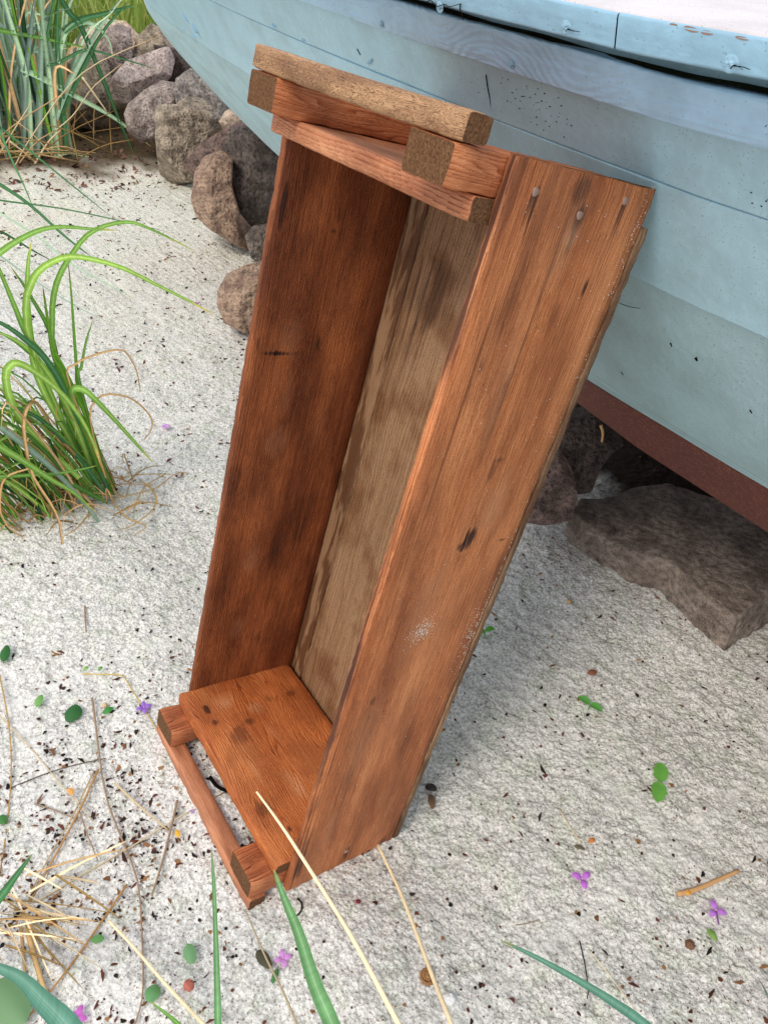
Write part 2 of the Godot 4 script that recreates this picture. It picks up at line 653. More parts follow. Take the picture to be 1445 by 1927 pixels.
func paint_mat(c: Color, sd: int, speck: int, grain: float, dirt: Color, rough := 0.5, scuff := 0.0) -> StandardMaterial3D:
	var w := 1024
	var h := 512
	var cloud := noise(sd, 0.007, 4).get_seamless_image(w, h)
	var spot := noise(sd + 1, 0.3, 2).get_seamless_image(w, h)
	var fleck := noise(sd + 4, 0.045, 3).get_seamless_image(w, h)
	for im in [cloud, spot, fleck]:
		im.convert(Image.FORMAT_L8)
	var a: PackedByteArray = cloud.get_data()
	var b: PackedByteArray = spot.get_data()
	var e: PackedByteArray = fleck.get_data()
	var gr := noise(sd + 2, 0.06, 4).get_image(maxi(8, w / 24), h)
	gr.convert(Image.FORMAT_L8)
	gr.resize(w, h, Image.INTERPOLATE_CUBIC)
	var g: PackedByteArray = gr.get_data()
	var wv := noise(sd + 3, 0.012, 2).get_image(w / 4, h / 4)
	wv.convert(Image.FORMAT_L8)
	wv.resize(w, h, Image.INTERPOLATE_CUBIC)
	var u: PackedByteArray = wv.get_data()
	var out := PackedByteArray()
	out.resize(w * h * 3)
	var hg := PackedByteArray()
	hg.resize(w * h)
	for y in h:
		for x in w:
			var i := y * w + x
			var m := (a[i] - 128) / 128.0
			var cc := c
			cc = cc.lerp(dirt, clampf(m * 0.2 + 0.03, 0.0, 0.2))
			cc *= 1.0 + 0.03 * (e[i] - 128) / 128.0 - 0.025 * m
			if b[i] > 252 - speck and e[i] > 134:
				cc = cc.lerp(srgb(70, 80, 78), 0.5)
			elif scuff > 0.0 and b[i] < 70 and e[i] < 122:
				cc = cc.lerp(srgb(205, 160, 120), scuff)
			var rip := sin((y + (u[i] - 128) * 0.55) * 0.42 + (g[i] - 128) * 0.02)
			var rel := 128.0 + grain * (rip * 26.0 + (g[i] - 128) * 0.5) + (b[i] - 128) * 0.1 + (e[i] - 128) * 0.2
			hg[i] = clampi(int(rel), 0, 255)
			out[i * 3] = clampi(int(cc.r * 255), 0, 255)
			out[i * 3 + 1] = clampi(int(cc.g * 255), 0, 255)
			out[i * 3 + 2] = clampi(int(cc.b * 255), 0, 255)
	var mat := StandardMaterial3D.new()
	mat.albedo_texture = tex(out, w, h)
	mat.normal_enabled = true
	mat.normal_texture = bump(hg, w, h, 2.0)
	mat.roughness = rough
	mat.metallic_specular = 0.5
	mat.cull_mode = BaseMaterial3D.CULL_DISABLED
	return mat


func paint() -> void:
	M.hull = paint_mat(srgb(168, 203, 214), 41, 44, 0.14, srgb(136, 160, 164), 0.42)
	M.hull_low = paint_mat(srgb(170, 200, 206), 45, 52, 0.06, srgb(134, 150, 148), 0.6)
	M.wale = paint_mat(srgb(168, 202, 224), 49, 34, 1.5, srgb(136, 158, 172), 0.4)
	M.cap = paint_mat(srgb(140, 178, 198), 53, 34, 0.4, srgb(120, 150, 168), 0.38)
	M.deck = paint_mat(srgb(205, 200, 200), 57, 52, 0.6, srgb(180, 172, 170), 0.55)
	M.red = paint_mat(srgb(104, 50, 40), 61, 40, 0.05, srgb(92, 48, 42), 0.8, 0.8)
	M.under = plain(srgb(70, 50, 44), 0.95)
	M.moss = plain(srgb(46, 44, 26), 1.0, 0.1)


func ground() -> void:
	var w := 1024
	var a := noise(71, 0.012, 4).get_seamless_image(w, w)
	var nb := noise(72, 0.042, 3, FastNoiseLite.TYPE_CELLULAR)
	nb.cellular_return_type = FastNoiseLite.RETURN_DISTANCE
	nb.domain_warp_enabled = true
	nb.domain_warp_amplitude = 8.0
	nb.domain_warp_frequency = 0.06
	var b := nb.get_seamless_image(w, w)
	var nc := noise(77, 0.13, 1, FastNoiseLite.TYPE_CELLULAR)
	nc.cellular_return_type = FastNoiseLite.RETURN_DISTANCE
	var fine := nc.get_seamless_image(w, w)
	fine.convert(Image.FORMAT_L8)
	var df: PackedByteArray = fine.get_data()
	var c := noise(73, 0.2, 3).get_seamless_image(w, w)
	var d := noise(74, 0.1, 3).get_seamless_image(w, w)
	for im in [a, b, c, d]:
		im.convert(Image.FORMAT_L8)
	var da: PackedByteArray = a.get_data()
	var db: PackedByteArray = b.get_data()
	var dc: PackedByteArray = c.get_data()
	var dd: PackedByteArray = d.get_data()
	var out := PackedByteArray()
	out.resize(w * w * 3)
	var hg := PackedByteArray()
	hg.resize(w * w)
	for i in w * w:
		var f := 1.0 + (dc[i] - 128) * 0.0018 - (df[i] - 110) * 0.0009 - maxf(0.0, db[i] - 120) * 0.0016
		var r := 222.0 * f
		var g := 220.0 * f
		var bl := 214.0 * f
		var al := clampf((da[i] - 140) / 70.0, 0.0, 1.0)
		r -= al * 11.0
		g -= al * 7.0
		bl -= al * 13.0
		var s := clampf((dc[i] - 176 + (dd[i] - 128) * 0.5) / 18.0, 0.0, 1.0)
		if s > 0.0:
			var k := 0.62 if dd[i] > 130 else 0.4
			r = lerpf(r, 92.0, s * k)
			g = lerpf(g, 78.0, s * k)
			bl = lerpf(bl, 66.0, s * k)
		elif dc[i] < 74:
			r += 26.0
			g += 26.0
			bl += 25.0
		out[i * 3] = clampi(int(r), 0, 255)
		out[i * 3 + 1] = clampi(int(g), 0, 255)
		out[i * 3 + 2] = clampi(int(bl), 0, 255)
		hg[i] = clampi(int((255 - db[i]) * 0.42 + (255 - df[i]) * 0.36 + dc[i] * 0.22), 0, 255)
	var m := StandardMaterial3D.new()
	m.albedo_texture = tex(out, w, w)
	m.heightmap_enabled = true
	m.heightmap_texture = tex(hg, w, w, Image.FORMAT_L8)
	m.heightmap_scale = 0.44
	m.vertex_color_use_as_albedo = true
	m.roughness = 0.95
	m.metallic_specular = 0.2
	M.sand = m
	var xs := PackedFloat32Array()
	var zs := PackedFloat32Array()
	spread(xs, -1.25, 0.8, 0.0036, -90.0, 60.0)
	spread(zs, -1.2, 0.62, 0.0036, -80.0, 40.0)
	var tone := noise(75, 1.3, 3)
	var st := SurfaceTool.new()
	st.begin(Mesh.PRIMITIVE_TRIANGLES)
	var nx := xs.size()
	var white := Color(1, 1, 1)
	for z in zs:
		for x in xs:
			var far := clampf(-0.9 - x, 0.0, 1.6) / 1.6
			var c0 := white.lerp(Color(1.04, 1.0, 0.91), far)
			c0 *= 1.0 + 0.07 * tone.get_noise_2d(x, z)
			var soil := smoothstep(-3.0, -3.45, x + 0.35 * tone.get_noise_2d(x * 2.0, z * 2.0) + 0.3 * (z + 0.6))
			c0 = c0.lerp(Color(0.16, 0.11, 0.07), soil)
			var hull_shade := smoothstep(-0.8, -0.9, z + 0.05 * tone.get_noise_2d(x * 4.0, z * 4.0)) * smoothstep(-1.5, -0.9, x)
			c0 = c0.lerp(Color(0.07, 0.05, 0.04), hull_shade)  # shade beneath the boat, painted into the ground colour
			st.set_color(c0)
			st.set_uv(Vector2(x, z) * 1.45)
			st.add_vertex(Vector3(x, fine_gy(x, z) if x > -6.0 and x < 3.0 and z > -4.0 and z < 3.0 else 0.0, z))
	for j in zs.size() - 1:
		for i in nx - 1:
			var q := j * nx + i
			for k in [q, q + 1, q + nx, q + 1, q + nx + 1, q + nx]:
				st.add_index(k)
	st.generate_normals()
	st.generate_tangents()
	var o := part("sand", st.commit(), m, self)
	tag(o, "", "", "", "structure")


func spread(out: PackedFloat32Array, lo: float, hi: float, step: float, least: float, most: float) -> void:
	var left := PackedFloat32Array()
	var p := lo
	var s := step
	while p > least:
		s *= 1.035
		p -= s
		left.append(p)
	left.reverse()
	out.append_array(left)
	p = lo
	while p < hi:
		out.append(p)
		p += step
	s = step
	while p < most:
		out.append(p)
		s *= 1.06
		p += s


var bottom_x := [-1.95, -1.7, -1.45, -1.2, -0.95, -0.6, -0.3, 0, 0.25]
var bottom_y := [0.7495, 0.6583, 0.5896, 0.535, 0.4885, 0.4318, 0.3909, 0.3631, 0.3578]



func hull_in(x: float) -> float:
	return -0.056 * pow(maxf(0.0, 0.2 - x), 2.0) - 0.35 * pow(maxf(0.0, -1.6 - x), 2.0)


func sheer(x: float) -> float:
	return 0.031 * maxf(0.0, 0.2 - x)


func bottom_at(x: float) -> float:
	if x >= 0.25:
		return bottom_y[8]
	if x <= bottom_x[0]:
		return bottom_y[0] + (bottom_x[0] - x) * 0.16
	for k in 8:
		if x <= bottom_x[k + 1]:
			var t: float = (x - bottom_x[k]) / (bottom_x[k + 1] - bottom_x[k])
			return lerpf(bottom_y[k], bottom_y[k + 1], t)
	return 0.4


# a point of the planking at station x and height y
func skin(x: float, y: float) -> Vector3:
	var yc := 0.727 + sheer(x)
	var zc := -0.251 + hull_in(x)
	if y >= yc:
		return Vector3(x, y, zc + 0.42 * (y - yc) - 0.05 * (y - yc) * (0.19 - (y - yc)))
	var yb := minf(bottom_at(x), yc - 0.002)
	var zb := minf(-0.53, zc - 0.004)
	var t := (yc - y) / maxf(yc - yb, 0.002)
	return Vector3(x, y, lerpf(zc, zb, t) + 0.012 * sin(PI * clampf(t, 0.0, 1.0)))


func strake(y_top: Callable, y_low: Callable, proud: float, lip: float, x0 := -2.9, x1 := 1.7) -> ArrayMesh:
	var rows := []
	var nx := 120
	var wob := noise(19, 1.6, 3)
	var steps := [0.0, 0.0, 0.012, 0.1, 0.2, 0.3, 0.4, 0.5, 0.6, 0.7, 0.8, 0.9, 0.985, 1.0, 1.0]
	for j in 15:
		var row := PackedVector3Array()
		for i in nx + 1:
			var x := lerpf(x0, x1, float(i) / nx)
			var a: float = y_top.call(x)
			var b: float = minf(y_low.call(x), a - 0.0005)
			var t: float = steps[j]
			var p := skin(x, lerpf(a, b, t))
			p.z += proud + 0.0012 * wob.get_noise_2d(x * 2.0, t * 2.0 + a * 3.0)
			if j == 0:
				p.z -= 0.02
			if j == 14:
				p += Vector3(0, 0.0005, -lip)
			row.append(p)
		rows.append(row)
	return sheet(rows, 1.4)


# a moulding along the hull: corners of its section as [height, how far it stands out]
func moulding(section: Array, x0: float, x1: float, sd: int, worn: float) -> ArrayMesh:
	var rows := []
	var nx := int((x1 - x0) / 0.02)
	var wob := noise(sd, 5.0, 4)
	for s in section:
		var row := PackedVector3Array()
		for i in nx + 1:
			var x := lerpf(x0, x1, float(i) / nx)
			row.append(Vector3(x, s[0] + sheer(x) * s[2] + worn * wob.get_noise_2d(x, s[0] * 9.0), s[1] + hull_in(x) + worn * wob.get_noise_2d(x + 40.0, s[0] * 9.0)))
		rows.append(row)
	return sheet(rows, 1.4)


func boat() -> void:
	var t := thing("boat", "weathered light blue wooden boat with red bottom raised on stones", "boat", Vector3.ZERO)
	part("upper_plank", strake(func(x): return 0.915 + sheer(x), func(x): return 0.8255 + sheer(x) * 1.05, 0.0, 0.004), M.hull, t)
	part("lower_plank", strake(func(x): return 0.8245 + sheer(x) * 1.05, func(x): return 0.727 + sheer(x), 0.0008, 0.008), M.hull, t)
	var seam := func(x): return lerpf(0.727 + sheer(x), bottom_at(x), clampf(lerpf(0.4, 0.6, (x + 0.95) / 1.0), 0.34, 0.6))
	part("bilge_plank", strake(func(x): return 0.7265 + sheer(x), seam, -0.003, 0.006), M.hull_low, t)
	part("garboard_plank", strake(seam, func(x): return maxf(0.489, bottom_at(x)), -0.006, 0.0), M.hull_low, t)
	part("red_bottom_band", strake(func(x): return maxf(0.4885, bottom_at(x) + 0.0006), func(x): return bottom_at(x), -0.0055, 0.0, -1.3), M.red, t)
	# underside, far side, stern
	var rows := []
	for k in 6:
		var row := PackedVector3Array()
		for i in 61:
			var x := lerpf(-2.9, 1.7, i / 60.0)
			var b := skin(x, bottom_at(x))
			var far := -2.2 - b.z
			row.append([b + Vector3(0, 0.0005, -0.0055), Vector3(x, b.y - 0.03, lerpf(b.z, -1.1, 0.6)), Vector3(x, b.y - 0.05, -1.1), Vector3(x, b.y, minf(far, -1.11)), Vector3(x, 0.73 + sheer(x), minf(-2.2 + 0.25 - hull_in(x), -1.12)), Vector3(x, 0.92 + sheer(x), minf(-2.2 + 0.16 - hull_in(x), -1.13))][k])
		rows.append(row)
	part("hull_underside", sheet(rows), M.under, t)
	part("transom", sheet([PackedVector3Array([Vector3(1.7, 0.93, -0.16), Vector3(1.7, 0.93, -2.05)]), PackedVector3Array([Vector3(1.7, 0.73, -0.25), Vector3(1.7, 0.73, -1.95)]), PackedVector3Array([Vector3(1.7, 0.34, -0.54), Vector3(1.7, 0.34, -1.66)])]), M.hull, t)
	# rubbing strake with its mossy top, then the gap, then the gunwale cap
	var wale := [[0.906, -0.2, 1.3], [0.9085, -0.157, 1.25], [0.9083, -0.1552, 1.25], [0.9074, -0.1542, 1.25], [0.9062, -0.1541, 1.25], [0.9, -0.156, 1.25], [0.893, -0.158, 1.25], [0.886, -0.1602, 1.25], [0.8797, -0.1622, 1.25], [0.8788, -0.1628, 1.25], [0.8782, -0.1642, 1.25], [0.878, -0.168, 1.25], [0.878, -0.2, 1.25]]
	part("rubbing_strake", moulding(wale, -2.95, 1.72, 81, 0.0008), M.wale, t)
	part("gap_moss", moulding([[0.9085, -0.19, 1.25], [0.9092, -0.172, 1.25], [0.9088, -0.1585, 1.25]], -2.9, 1.7, 83, 0.0022), M.moss, t)
	part("gap_shade_strip", moulding([[0.94, -0.175, 1.2], [0.905, -0.18, 1.2]], -2.9, 1.7, 84, 0.0), M.hole, t)  # black strip behind the gap, standing in for the shade inside it
	var capsec := [[0.926, -0.19, 1.15], [0.9236, -0.1112, 1.15], [0.9238, -0.1084, 1.15], [0.9245, -0.1074, 1.15], [0.9256, -0.1072, 1.15], [0.934, -0.106, 1.15], [0.9418, -0.1049, 1.15], [0.9428, -0.1052, 1.15], [0.9435, -0.1062, 1.15], [0.9436, -0.109, 1.15], [0.9436, -0.128, 1.15]]
	part("gunwale_cap", moulding(capsec, -2.95, 0.1755, 85, 0.0009), M.cap, t)
	part("gunwale_cap", moulding(capsec, 0.1768, 1.74, 86, 0.0009), M.cap, t)
	var z0 := -0.1066
	for k in 7:
		var z1 := z0 - 0.3
		var rr := []
		for e in [[0.9425, 0.0005], [0.9444, 0.0012], [0.9449, 0.004], [0.9449, 0.296], [0.9444, 0.2988], [0.9425, 0.2996]]:
			var row := PackedVector3Array()
			for i in 61:
				var x := lerpf(-2.9, 1.7, i / 60.0)
				row.append(Vector3(x, e[0] + sheer(x) * 1.15, maxf(z0 - e[1] + hull_in(x), -2.2 + 0.1 - hull_in(x) if k > 2 else -9.0)))
			rr.append(row)
		part("deck_plank", sheet(rr, 1.6), M.deck, t)
		z0 = z1

	var bolts := [
		[Vector3(0.1304, 0.9317, -0.1067), 0.0045],
		[Vector3(0.2634, 0.9287, -0.1064), 0.005],
		[Vector3(0.0217, 0.892, -0.1606), 0.0032],
		[Vector3(-0.1843, 0.8987, -0.1671), 0.003],
		[Vector3(-0.0142, 0.9298, -0.109), 0.004],
		[Vector3(0.2646, 0.8937, -0.1588), 0.004],
	]
	for b in bolts:
		bolt(t, b[0], b[1])

	hull_marks(t)
	# worm holes bored through the paint
	var holes := noise(5, 0.3, 1)
	var hr := rand(5)
	for i in 60:
		var hx := hr.randfn(0.015, 0.032) if i < 46 else hr.randfn(0.262, 0.014)
		var hy := hr.randfn(0.858, 0.009) - (hx - 0.015) * 0.12 if i < 46 else hr.randfn(0.838, 0.004)
		var p := skin(hx, hy)
		var s := SphereMesh.new()
		s.radius = hr.randf_range(0.0004, 0.00085)
		s.height = s.radius * 1.1
		s.radial_segments = 8
		s.rings = 4
		part("worm_hole", s, M.hole, t).position = p + Vector3(0, 0, 0.0006)


func bolt(t: Node3D, at: Vector3, r: float) -> void:
	var st := SurfaceTool.new()
	st.begin(Mesh.PRIMITIVE_TRIANGLES)
	var n := noise(int(at.x * 900.0), 260.0, 3)
	for j in 9:
		for i in 25:
			var a := TAU * (i % 24) / 24.0
			var d := r * j / 8.0
			var p := Vector3(cos(a) * d * 1.15, sin(a) * d, 0)
			p.z = 0.0007 * (r / 0.006) * exp(-pow(d / (r * 0.55), 3.0)) * (1.0 + 0.6 * n.get_noise_2d(p.x, p.y)) + 0.0016 * n.get_noise_2d(p.x + 9.0, p.y) * (1.0 - j / 8.0)
			if j == 8:
				p.z = -0.0004
			p.z += p.y * (0.145 if at.y > 0.915 else 0.31) - 0.0002
			st.set_uv(Vector2(p.x, p.y) * 3.0)
			st.add_vertex(at + p)
	for j in 8:
		for i in 24:
			var q := j * 25 + i
			for k in [q, q + 25, q + 1, q + 1, q + 25, q + 26]:
				st.add_index(k)
	st.generate_normals()
	part("bolt_head", st.commit(), M.cap, t)
	var c := tube([at + Vector3(r * 0.35, -r * 0.45, 0.0006), at + Vector3(r * 0.65, -r * 0.05, 0.0006), at + Vector3(r * 1.1, -r * 0.1, 0.0002), at + Vector3(r * 1.9, -r * 0.35, -0.0001)], r * 0.07, r * 0.02, 8, 5)
	part("paint_crack", c, M.hole, t)



func hull_marks(t: Node3D) -> void:
	var scuff := plain(srgb(132, 172, 194), 0.6)
	var bare := plain(srgb(138, 112, 96), 0.9)
	var grime := plain(srgb(120, 138, 138), 0.7)
	part("paint_scuff", ribbon([Vector3(-1.122, 0.8147, -0.3289), Vector3(-1.107, 0.8074, -0.3296), Vector3(-1.103, 0.7971, -0.3333)], 0.012, Vector3(0, 0.3, 1), 0.0, 8, 2), scuff, t)
	part("paint_scuff", ribbon([Vector3(-1.072, 0.8041, -0.3254), Vector3(-1.052, 0.7941, -0.3264), Vector3(-1.051, 0.7783, -0.3329)], 0.018, Vector3(0, 0.3, 1), 0.0, 8, 2), scuff, t)
	part("paint_scuff", ribbon([Vector3(-1.206, 0.7837, -0.3558), Vector3(-1.199, 0.7818, -0.3553), Vector3(-1.191, 0.7798, -0.3548)], 0.01, Vector3(0, 0.3, 1), 0.0, 8, 2), scuff, t)
	part("paint_scuff", ribbon([Vector3(-1.116, 0.7831, -0.3411), Vector3(-1.108, 0.7794, -0.3414), Vector3(-1.101, 0.7757, -0.3417)], 0.01, Vector3(0, 0.3, 1), 0.0, 8, 2), scuff, t)
	part("paint_scuff", ribbon([Vector3(-0.2729, 0.8539, -0.2162), Vector3(-0.2816, 0.8505, -0.2182), Vector3(-0.2902, 0.8471, -0.2203)], 0.004, Vector3(0, 0.3, 1), 0.0, 8, 2), scuff, t)
	part("paint_scuff", ribbon([Vector3(-0.564, 0.8579, -0.2385), Vector3(-0.5575, 0.8567, -0.2384), Vector3(-0.551, 0.8555, -0.2382)], 0.006, Vector3(0, 0.3, 1), 0.0, 8, 2), scuff, t)
	part("paint_scuff", ribbon([Vector3(-0.4673, 0.8516, -0.2322), Vector3(-0.4618, 0.851, -0.2319), Vector3(-0.4564, 0.8504, -0.2317)], 0.005, Vector3(0, 0.3, 1), 0.0, 8, 2), scuff, t)
	part("plank_crack", tube([Vector3(-0.0497, 0.8721, -0.1969), Vector3(-0.0509, 0.8611, -0.2017), Vector3(-0.0506, 0.8495, -0.2065), Vector3(-0.0537, 0.8292, -0.2152)], 0.0006, 0.00042, 8, 5), M.hole, t)
	part("plank_crack", tube([Vector3(0.0976, 0.6851, -0.2809), Vector3(0.1082, 0.6866, -0.2796), Vector3(0.1174, 0.6888, -0.2779), Vector3(0.1268, 0.6924, -0.2753)], 0.0004, 0.00028, 8, 5), M.hole, t)
	part("paint_fleck", tube([Vector3(0.1895, 0.6612, -0.2945), Vector3(0.1902, 0.6598, -0.2954), Vector3(0.1909, 0.6585, -0.2963)], 0.0014, 0.00098, 8, 5), M.hole, t)
	part("paint_fleck", tube([Vector3(0.1592, 0.6643, -0.2931), Vector3(0.1595, 0.6623, -0.2944), Vector3(0.1598, 0.6604, -0.2957)], 0.0008, 0.00056, 8, 5), M.hole, t)
	part("paint_fleck", tube([Vector3(0.2475, 0.6255, -0.3184), Vector3(0.2486, 0.6239, -0.3195), Vector3(0.2496, 0.6223, -0.3206)], 0.0008, 0.00056, 8, 5), M.hole, t)
	part("paint_fleck", tube([Vector3(-0.3048, 0.8604, -0.216), Vector3(-0.3031, 0.8573, -0.2172), Vector3(-0.3014, 0.8543, -0.2184)], 0.0007, 0.00049, 8, 5), M.hole, t)
	part("paint_fleck", tube([Vector3(-0.2659, 0.8351, -0.2241), Vector3(-0.261, 0.8351, -0.2238), Vector3(-0.2561, 0.835, -0.2235)], 0.0008, 0.00056, 8, 5), M.hole, t)
	part("paint_fleck", tube([Vector3(0.0606, 0.5671, -0.3636), Vector3(0.0616, 0.565, -0.3651), Vector3(0.0625, 0.5629, -0.3667)], 0.0006, 0.00042, 8, 5), M.hole, t)
	part("bare_wood_patch", ribbon([Vector3(0.2271, 0.9425, -0.1051), Vector3(0.2327, 0.942, -0.1051), Vector3(0.2388, 0.9416, -0.1051)], 0.0022, Vector3(0, 0.1, 1), 0.0, 8, 2), bare, t)
	part("bare_wood_patch", ribbon([Vector3(0.2396, 0.9417, -0.1051), Vector3(0.2437, 0.9416, -0.1051), Vector3(0.2485, 0.9414, -0.1051)], 0.0018, Vector3(0, 0.1, 1), 0.0, 8, 2), bare, t)
	part("bare_wood_patch", ribbon([Vector3(0.2168, 0.943, -0.1051), Vector3(0.22, 0.9428, -0.1051), Vector3(0.2227, 0.9428, -0.1051)], 0.001, Vector3(0, 0.1, 1), 0.0, 8, 2), bare, t)
	part("bare_wood_patch", ribbon([Vector3(0.263, 0.9418, -0.1051), Vector3(0.2675, 0.9416, -0.1051), Vector3(0.2724, 0.9414, -0.1051)], 0.0012, Vector3(0, 0.1, 1), 0.0, 8, 2), bare, t)
	part("paint_crack", tube([Vector3(-0.0338, 0.9309, -0.1087), Vector3(-0.0251, 0.9335, -0.1084), Vector3(-0.0172, 0.9303, -0.1082), Vector3(-0.006, 0.9327, -0.108), Vector3(-0.0001, 0.9315, -0.1078), Vector3(0.0146, 0.9349, -0.1075)], 0.0004, 0.00024, 14, 5), M.hole, t)
	part("paint_crack", tube([Vector3(0.0146, 0.9349, -0.1075), Vector3(0.0144, 0.9318, -0.1075), Vector3(0.017, 0.9286, -0.1075), Vector3(0.0197, 0.9247, -0.1074)], 0.0006, 0.00036, 14, 5), M.hole, t)
	part("paint_crack", tube([Vector3(0.1331, 0.9311, -0.1059), Vector3(0.1393, 0.9309, -0.1058), Vector3(0.1452, 0.9309, -0.1058)], 0.0003, 0.00018, 14, 5), M.hole, t)
	part("paint_crack", tube([Vector3(0.2665, 0.9281, -0.1056), Vector3(0.2727, 0.9284, -0.1056), Vector3(0.2778, 0.9278, -0.1056)], 0.0003, 0.00018, 14, 5), M.hole, t)


func rocks() -> void:
	var grey := stone_mat(srgb(168, 160, 152), 301, srgb(92, 86, 82), 0.9, 3.0, 0.35)
	var pink := stone_mat(srgb(200, 182, 174), 305, srgb(136, 118, 110), 0.9, 3.5, 0.3)
	var pale := stone_mat(srgb(214, 194, 172), 309, srgb(170, 140, 122), 0.7, 2.4)
	var mauve := stone_mat(srgb(182, 166, 156), 313, srgb(106, 92, 88), 0.9, 3.5, 0.25)
	var brown := stone_mat(srgb(178, 162, 142), 317, srgb(110, 98, 84), 1.0, 3.4, 0.3)
	var purple := stone_mat(srgb(140, 116, 106), 321, srgb(78, 64, 58), 0.9, 3.6, 0.4)
	var slate := stone_mat(srgb(128, 116, 108), 325, srgb(72, 64, 58), 0.9, 2.8, 0.4)
	var rust := stone_mat(srgb(178, 150, 128), 329, srgb(120, 94, 80), 0.95, 3.4, 0.45)
	var flag := stone_mat(srgb(148, 134, 122), 341, srgb(112, 98, 88), 0.9, 2.8, 0.25, 0.25)
	flag.heightmap_scale = 0.4
	var dark := stone_mat(srgb(96, 82, 74), 333, srgb(54, 46, 42), 0.9, 4.0, 0.35)

	rock("pale_boulder", "pale pinkish round boulder at the back of the stone bank", Vector3(-4.282, 0.2689, -1.091), Vector3(0.2824, 0, -0.9593), Vector3(-0.1359, 0.9899, -0.04), [Vector2(-0.1763, -0.1909), Vector2(-0.03153, -0.1805), Vector2(0.1291, -0.09129), Vector2(0.1979, 0.006128), Vector2(0.1986, 0.1121), Vector2(0.1345, 0.1811), Vector2(0.02432, 0.1855), Vector2(-0.08593, 0.1416), Vector2(-0.1731, 0.05111), Vector2(-0.2106, -0.08673)], 0.18, 0.26, 1, pale, [], 3.0, 0.05)
	rock("standing_stone", "upright grey mottled stone leaning on the pale round boulder", Vector3(-4.03, 0.3254, -1.079), Vector3(0.2942, 0, -0.9557), Vector3(-0.1313, 0.9905, -0.0404), [Vector2(-0.08783, -0.1308), Vector2(-0.01987, -0.1466), Vector2(0.0447, -0.1077), Vector2(0.08015, 0.002034), Vector2(0.09222, 0.1185), Vector2(0.04303, 0.1416), Vector2(-0.01861, 0.1228), Vector2(-0.06408, 0.05021), Vector2(-0.09466, -0.08162)], 0.1, 0.1, 2, mauve, [[0.1, 0.2, 1.0, 0.08]], 4.0, 0.05)
	rock("half_hidden_stone", "rough grey brown stone half hidden behind the blue beach grass", Vector3(-3.965, 0.2047, -0.8729), Vector3(0.2578, 0, -0.9662), Vector3(-0.16, 0.9862, -0.0427), [Vector2(-0.132, -0.1631), Vector2(-0.01702, -0.187), Vector2(0.08929, -0.1275), Vector2(0.1317, -0.005057), Vector2(0.1312, 0.103), Vector2(0.09621, 0.1783), Vector2(0.001206, 0.1559), Vector2(-0.08642, 0.0823), Vector2(-0.1487, -0.08381)], 0.16, 0.16, 3, brown, [[-0.3, 0.4, 1.0, 0.1]], 3.0, 0.05)
	rock("wedge_stone", "grey wedge stone between the pale boulder and the hull", Vector3(-3.97, 0.3908, -1.286), Vector3(0.3368, 0, -0.9416), Vector3(-0.1166, 0.9923, -0.0417), [Vector2(-0.1356, -0.08103), Vector2(-0.08644, -0.08099), Vector2(-0.01607, -0.05178), Vector2(0.0862, -0.07108), Vector2(0.1194, -0.03202), Vector2(0.05368, 0.04908), Vector2(-0.01505, 0.07909), Vector2(-0.09807, 0.01494)], 0.13, 0.2, 4, brown, [[-0.5, 0.3, 0.8, 0.06]], 4.0, 0.05)
	rock("shaded_stone", "small dark stone wedged close under the hull behind the pointed pink stone", Vector3(-3.7, 0.3157, -1.259), Vector3(0.3503, 0, -0.9366), Vector3(-0.1376, 0.9892, -0.0515), [Vector2(-0.07036, -0.01177), Vector2(-0.01416, -0.08285), Vector2(0.07838, -0.0952), Vector2(0.09377, -0.01641), Vector2(0.02112, 0.07663), Vector2(-0.08103, 0.09208)], 0.1, 0.14, 5, dark, [], 3.0, 0.05)
	rock("pointed_stone", "pinkish white pointed stone with a shaded underside", Vector3(-3.56, 0.3078, -1.046), Vector3(0.3177, 0, -0.9482), Vector3(-0.1473, 0.9879, -0.0494), [Vector2(-0.1527, -0.0959), Vector2(-0.1172, -0.1216), Vector2(-0.05268, -0.1133), Vector2(0.04338, -0.06843), Vector2(0.1286, -0.009885), Vector2(0.16, 0.06637), Vector2(0.1375, 0.1194), Vector2(0.06459, 0.09962), Vector2(-0.06073, 0.06026), Vector2(-0.1332, -0.001375), Vector2(-0.1569, -0.05048)], 0.17, 0.18, 6, pink, [[-0.15, 0.75, 0.65, 0.065], [0.25, -0.55, 0.8, 0.1]], 3.4, 0.05)
	rock("rounded_stone", "smooth rounded mauve stone with small holes", Vector3(-3.291, 0.2003, -0.9903), Vector3(0.3253, 0, -0.9456), Vector3(-0.1803, 0.9817, -0.062), [Vector2(-0.133, -0.07446), Vector2(-0.07371, -0.1277), Vector2(0.009209, -0.09993), Vector2(0.1012, -0.02719), Vector2(0.1466, 0.0697), Vector2(0.1186, 0.1135), Vector2(0.05032, 0.1247), Vector2(-0.0294, 0.08878), Vector2(-0.1124, 0.03336), Vector2(-0.1361, -0.007866)], 0.15, 0.16, 7, mauve, [], 2.4, 0.04)
	rock("flat_grey_stone", "flat blue grey stone veined with pale lines behind the block", Vector3(-3.173, 0.2574, -1.19), Vector3(0.3779, 0, -0.9258), Vector3(-0.1657, 0.9838, -0.0677), [Vector2(-0.09052, -0.08231), Vector2(0.02753, -0.128), Vector2(0.09975, -0.1059), Vector2(0.1257, -0.04552), Vector2(0.03766, 0.05316), Vector2(-0.04086, 0.1232), Vector2(-0.1107, 0.08068), Vector2(-0.1277, 0.005604)], 0.13, 0.14, 8, grey, [[-0.1, 0.35, 0.9, 0.08]], 4.0, 0.05)
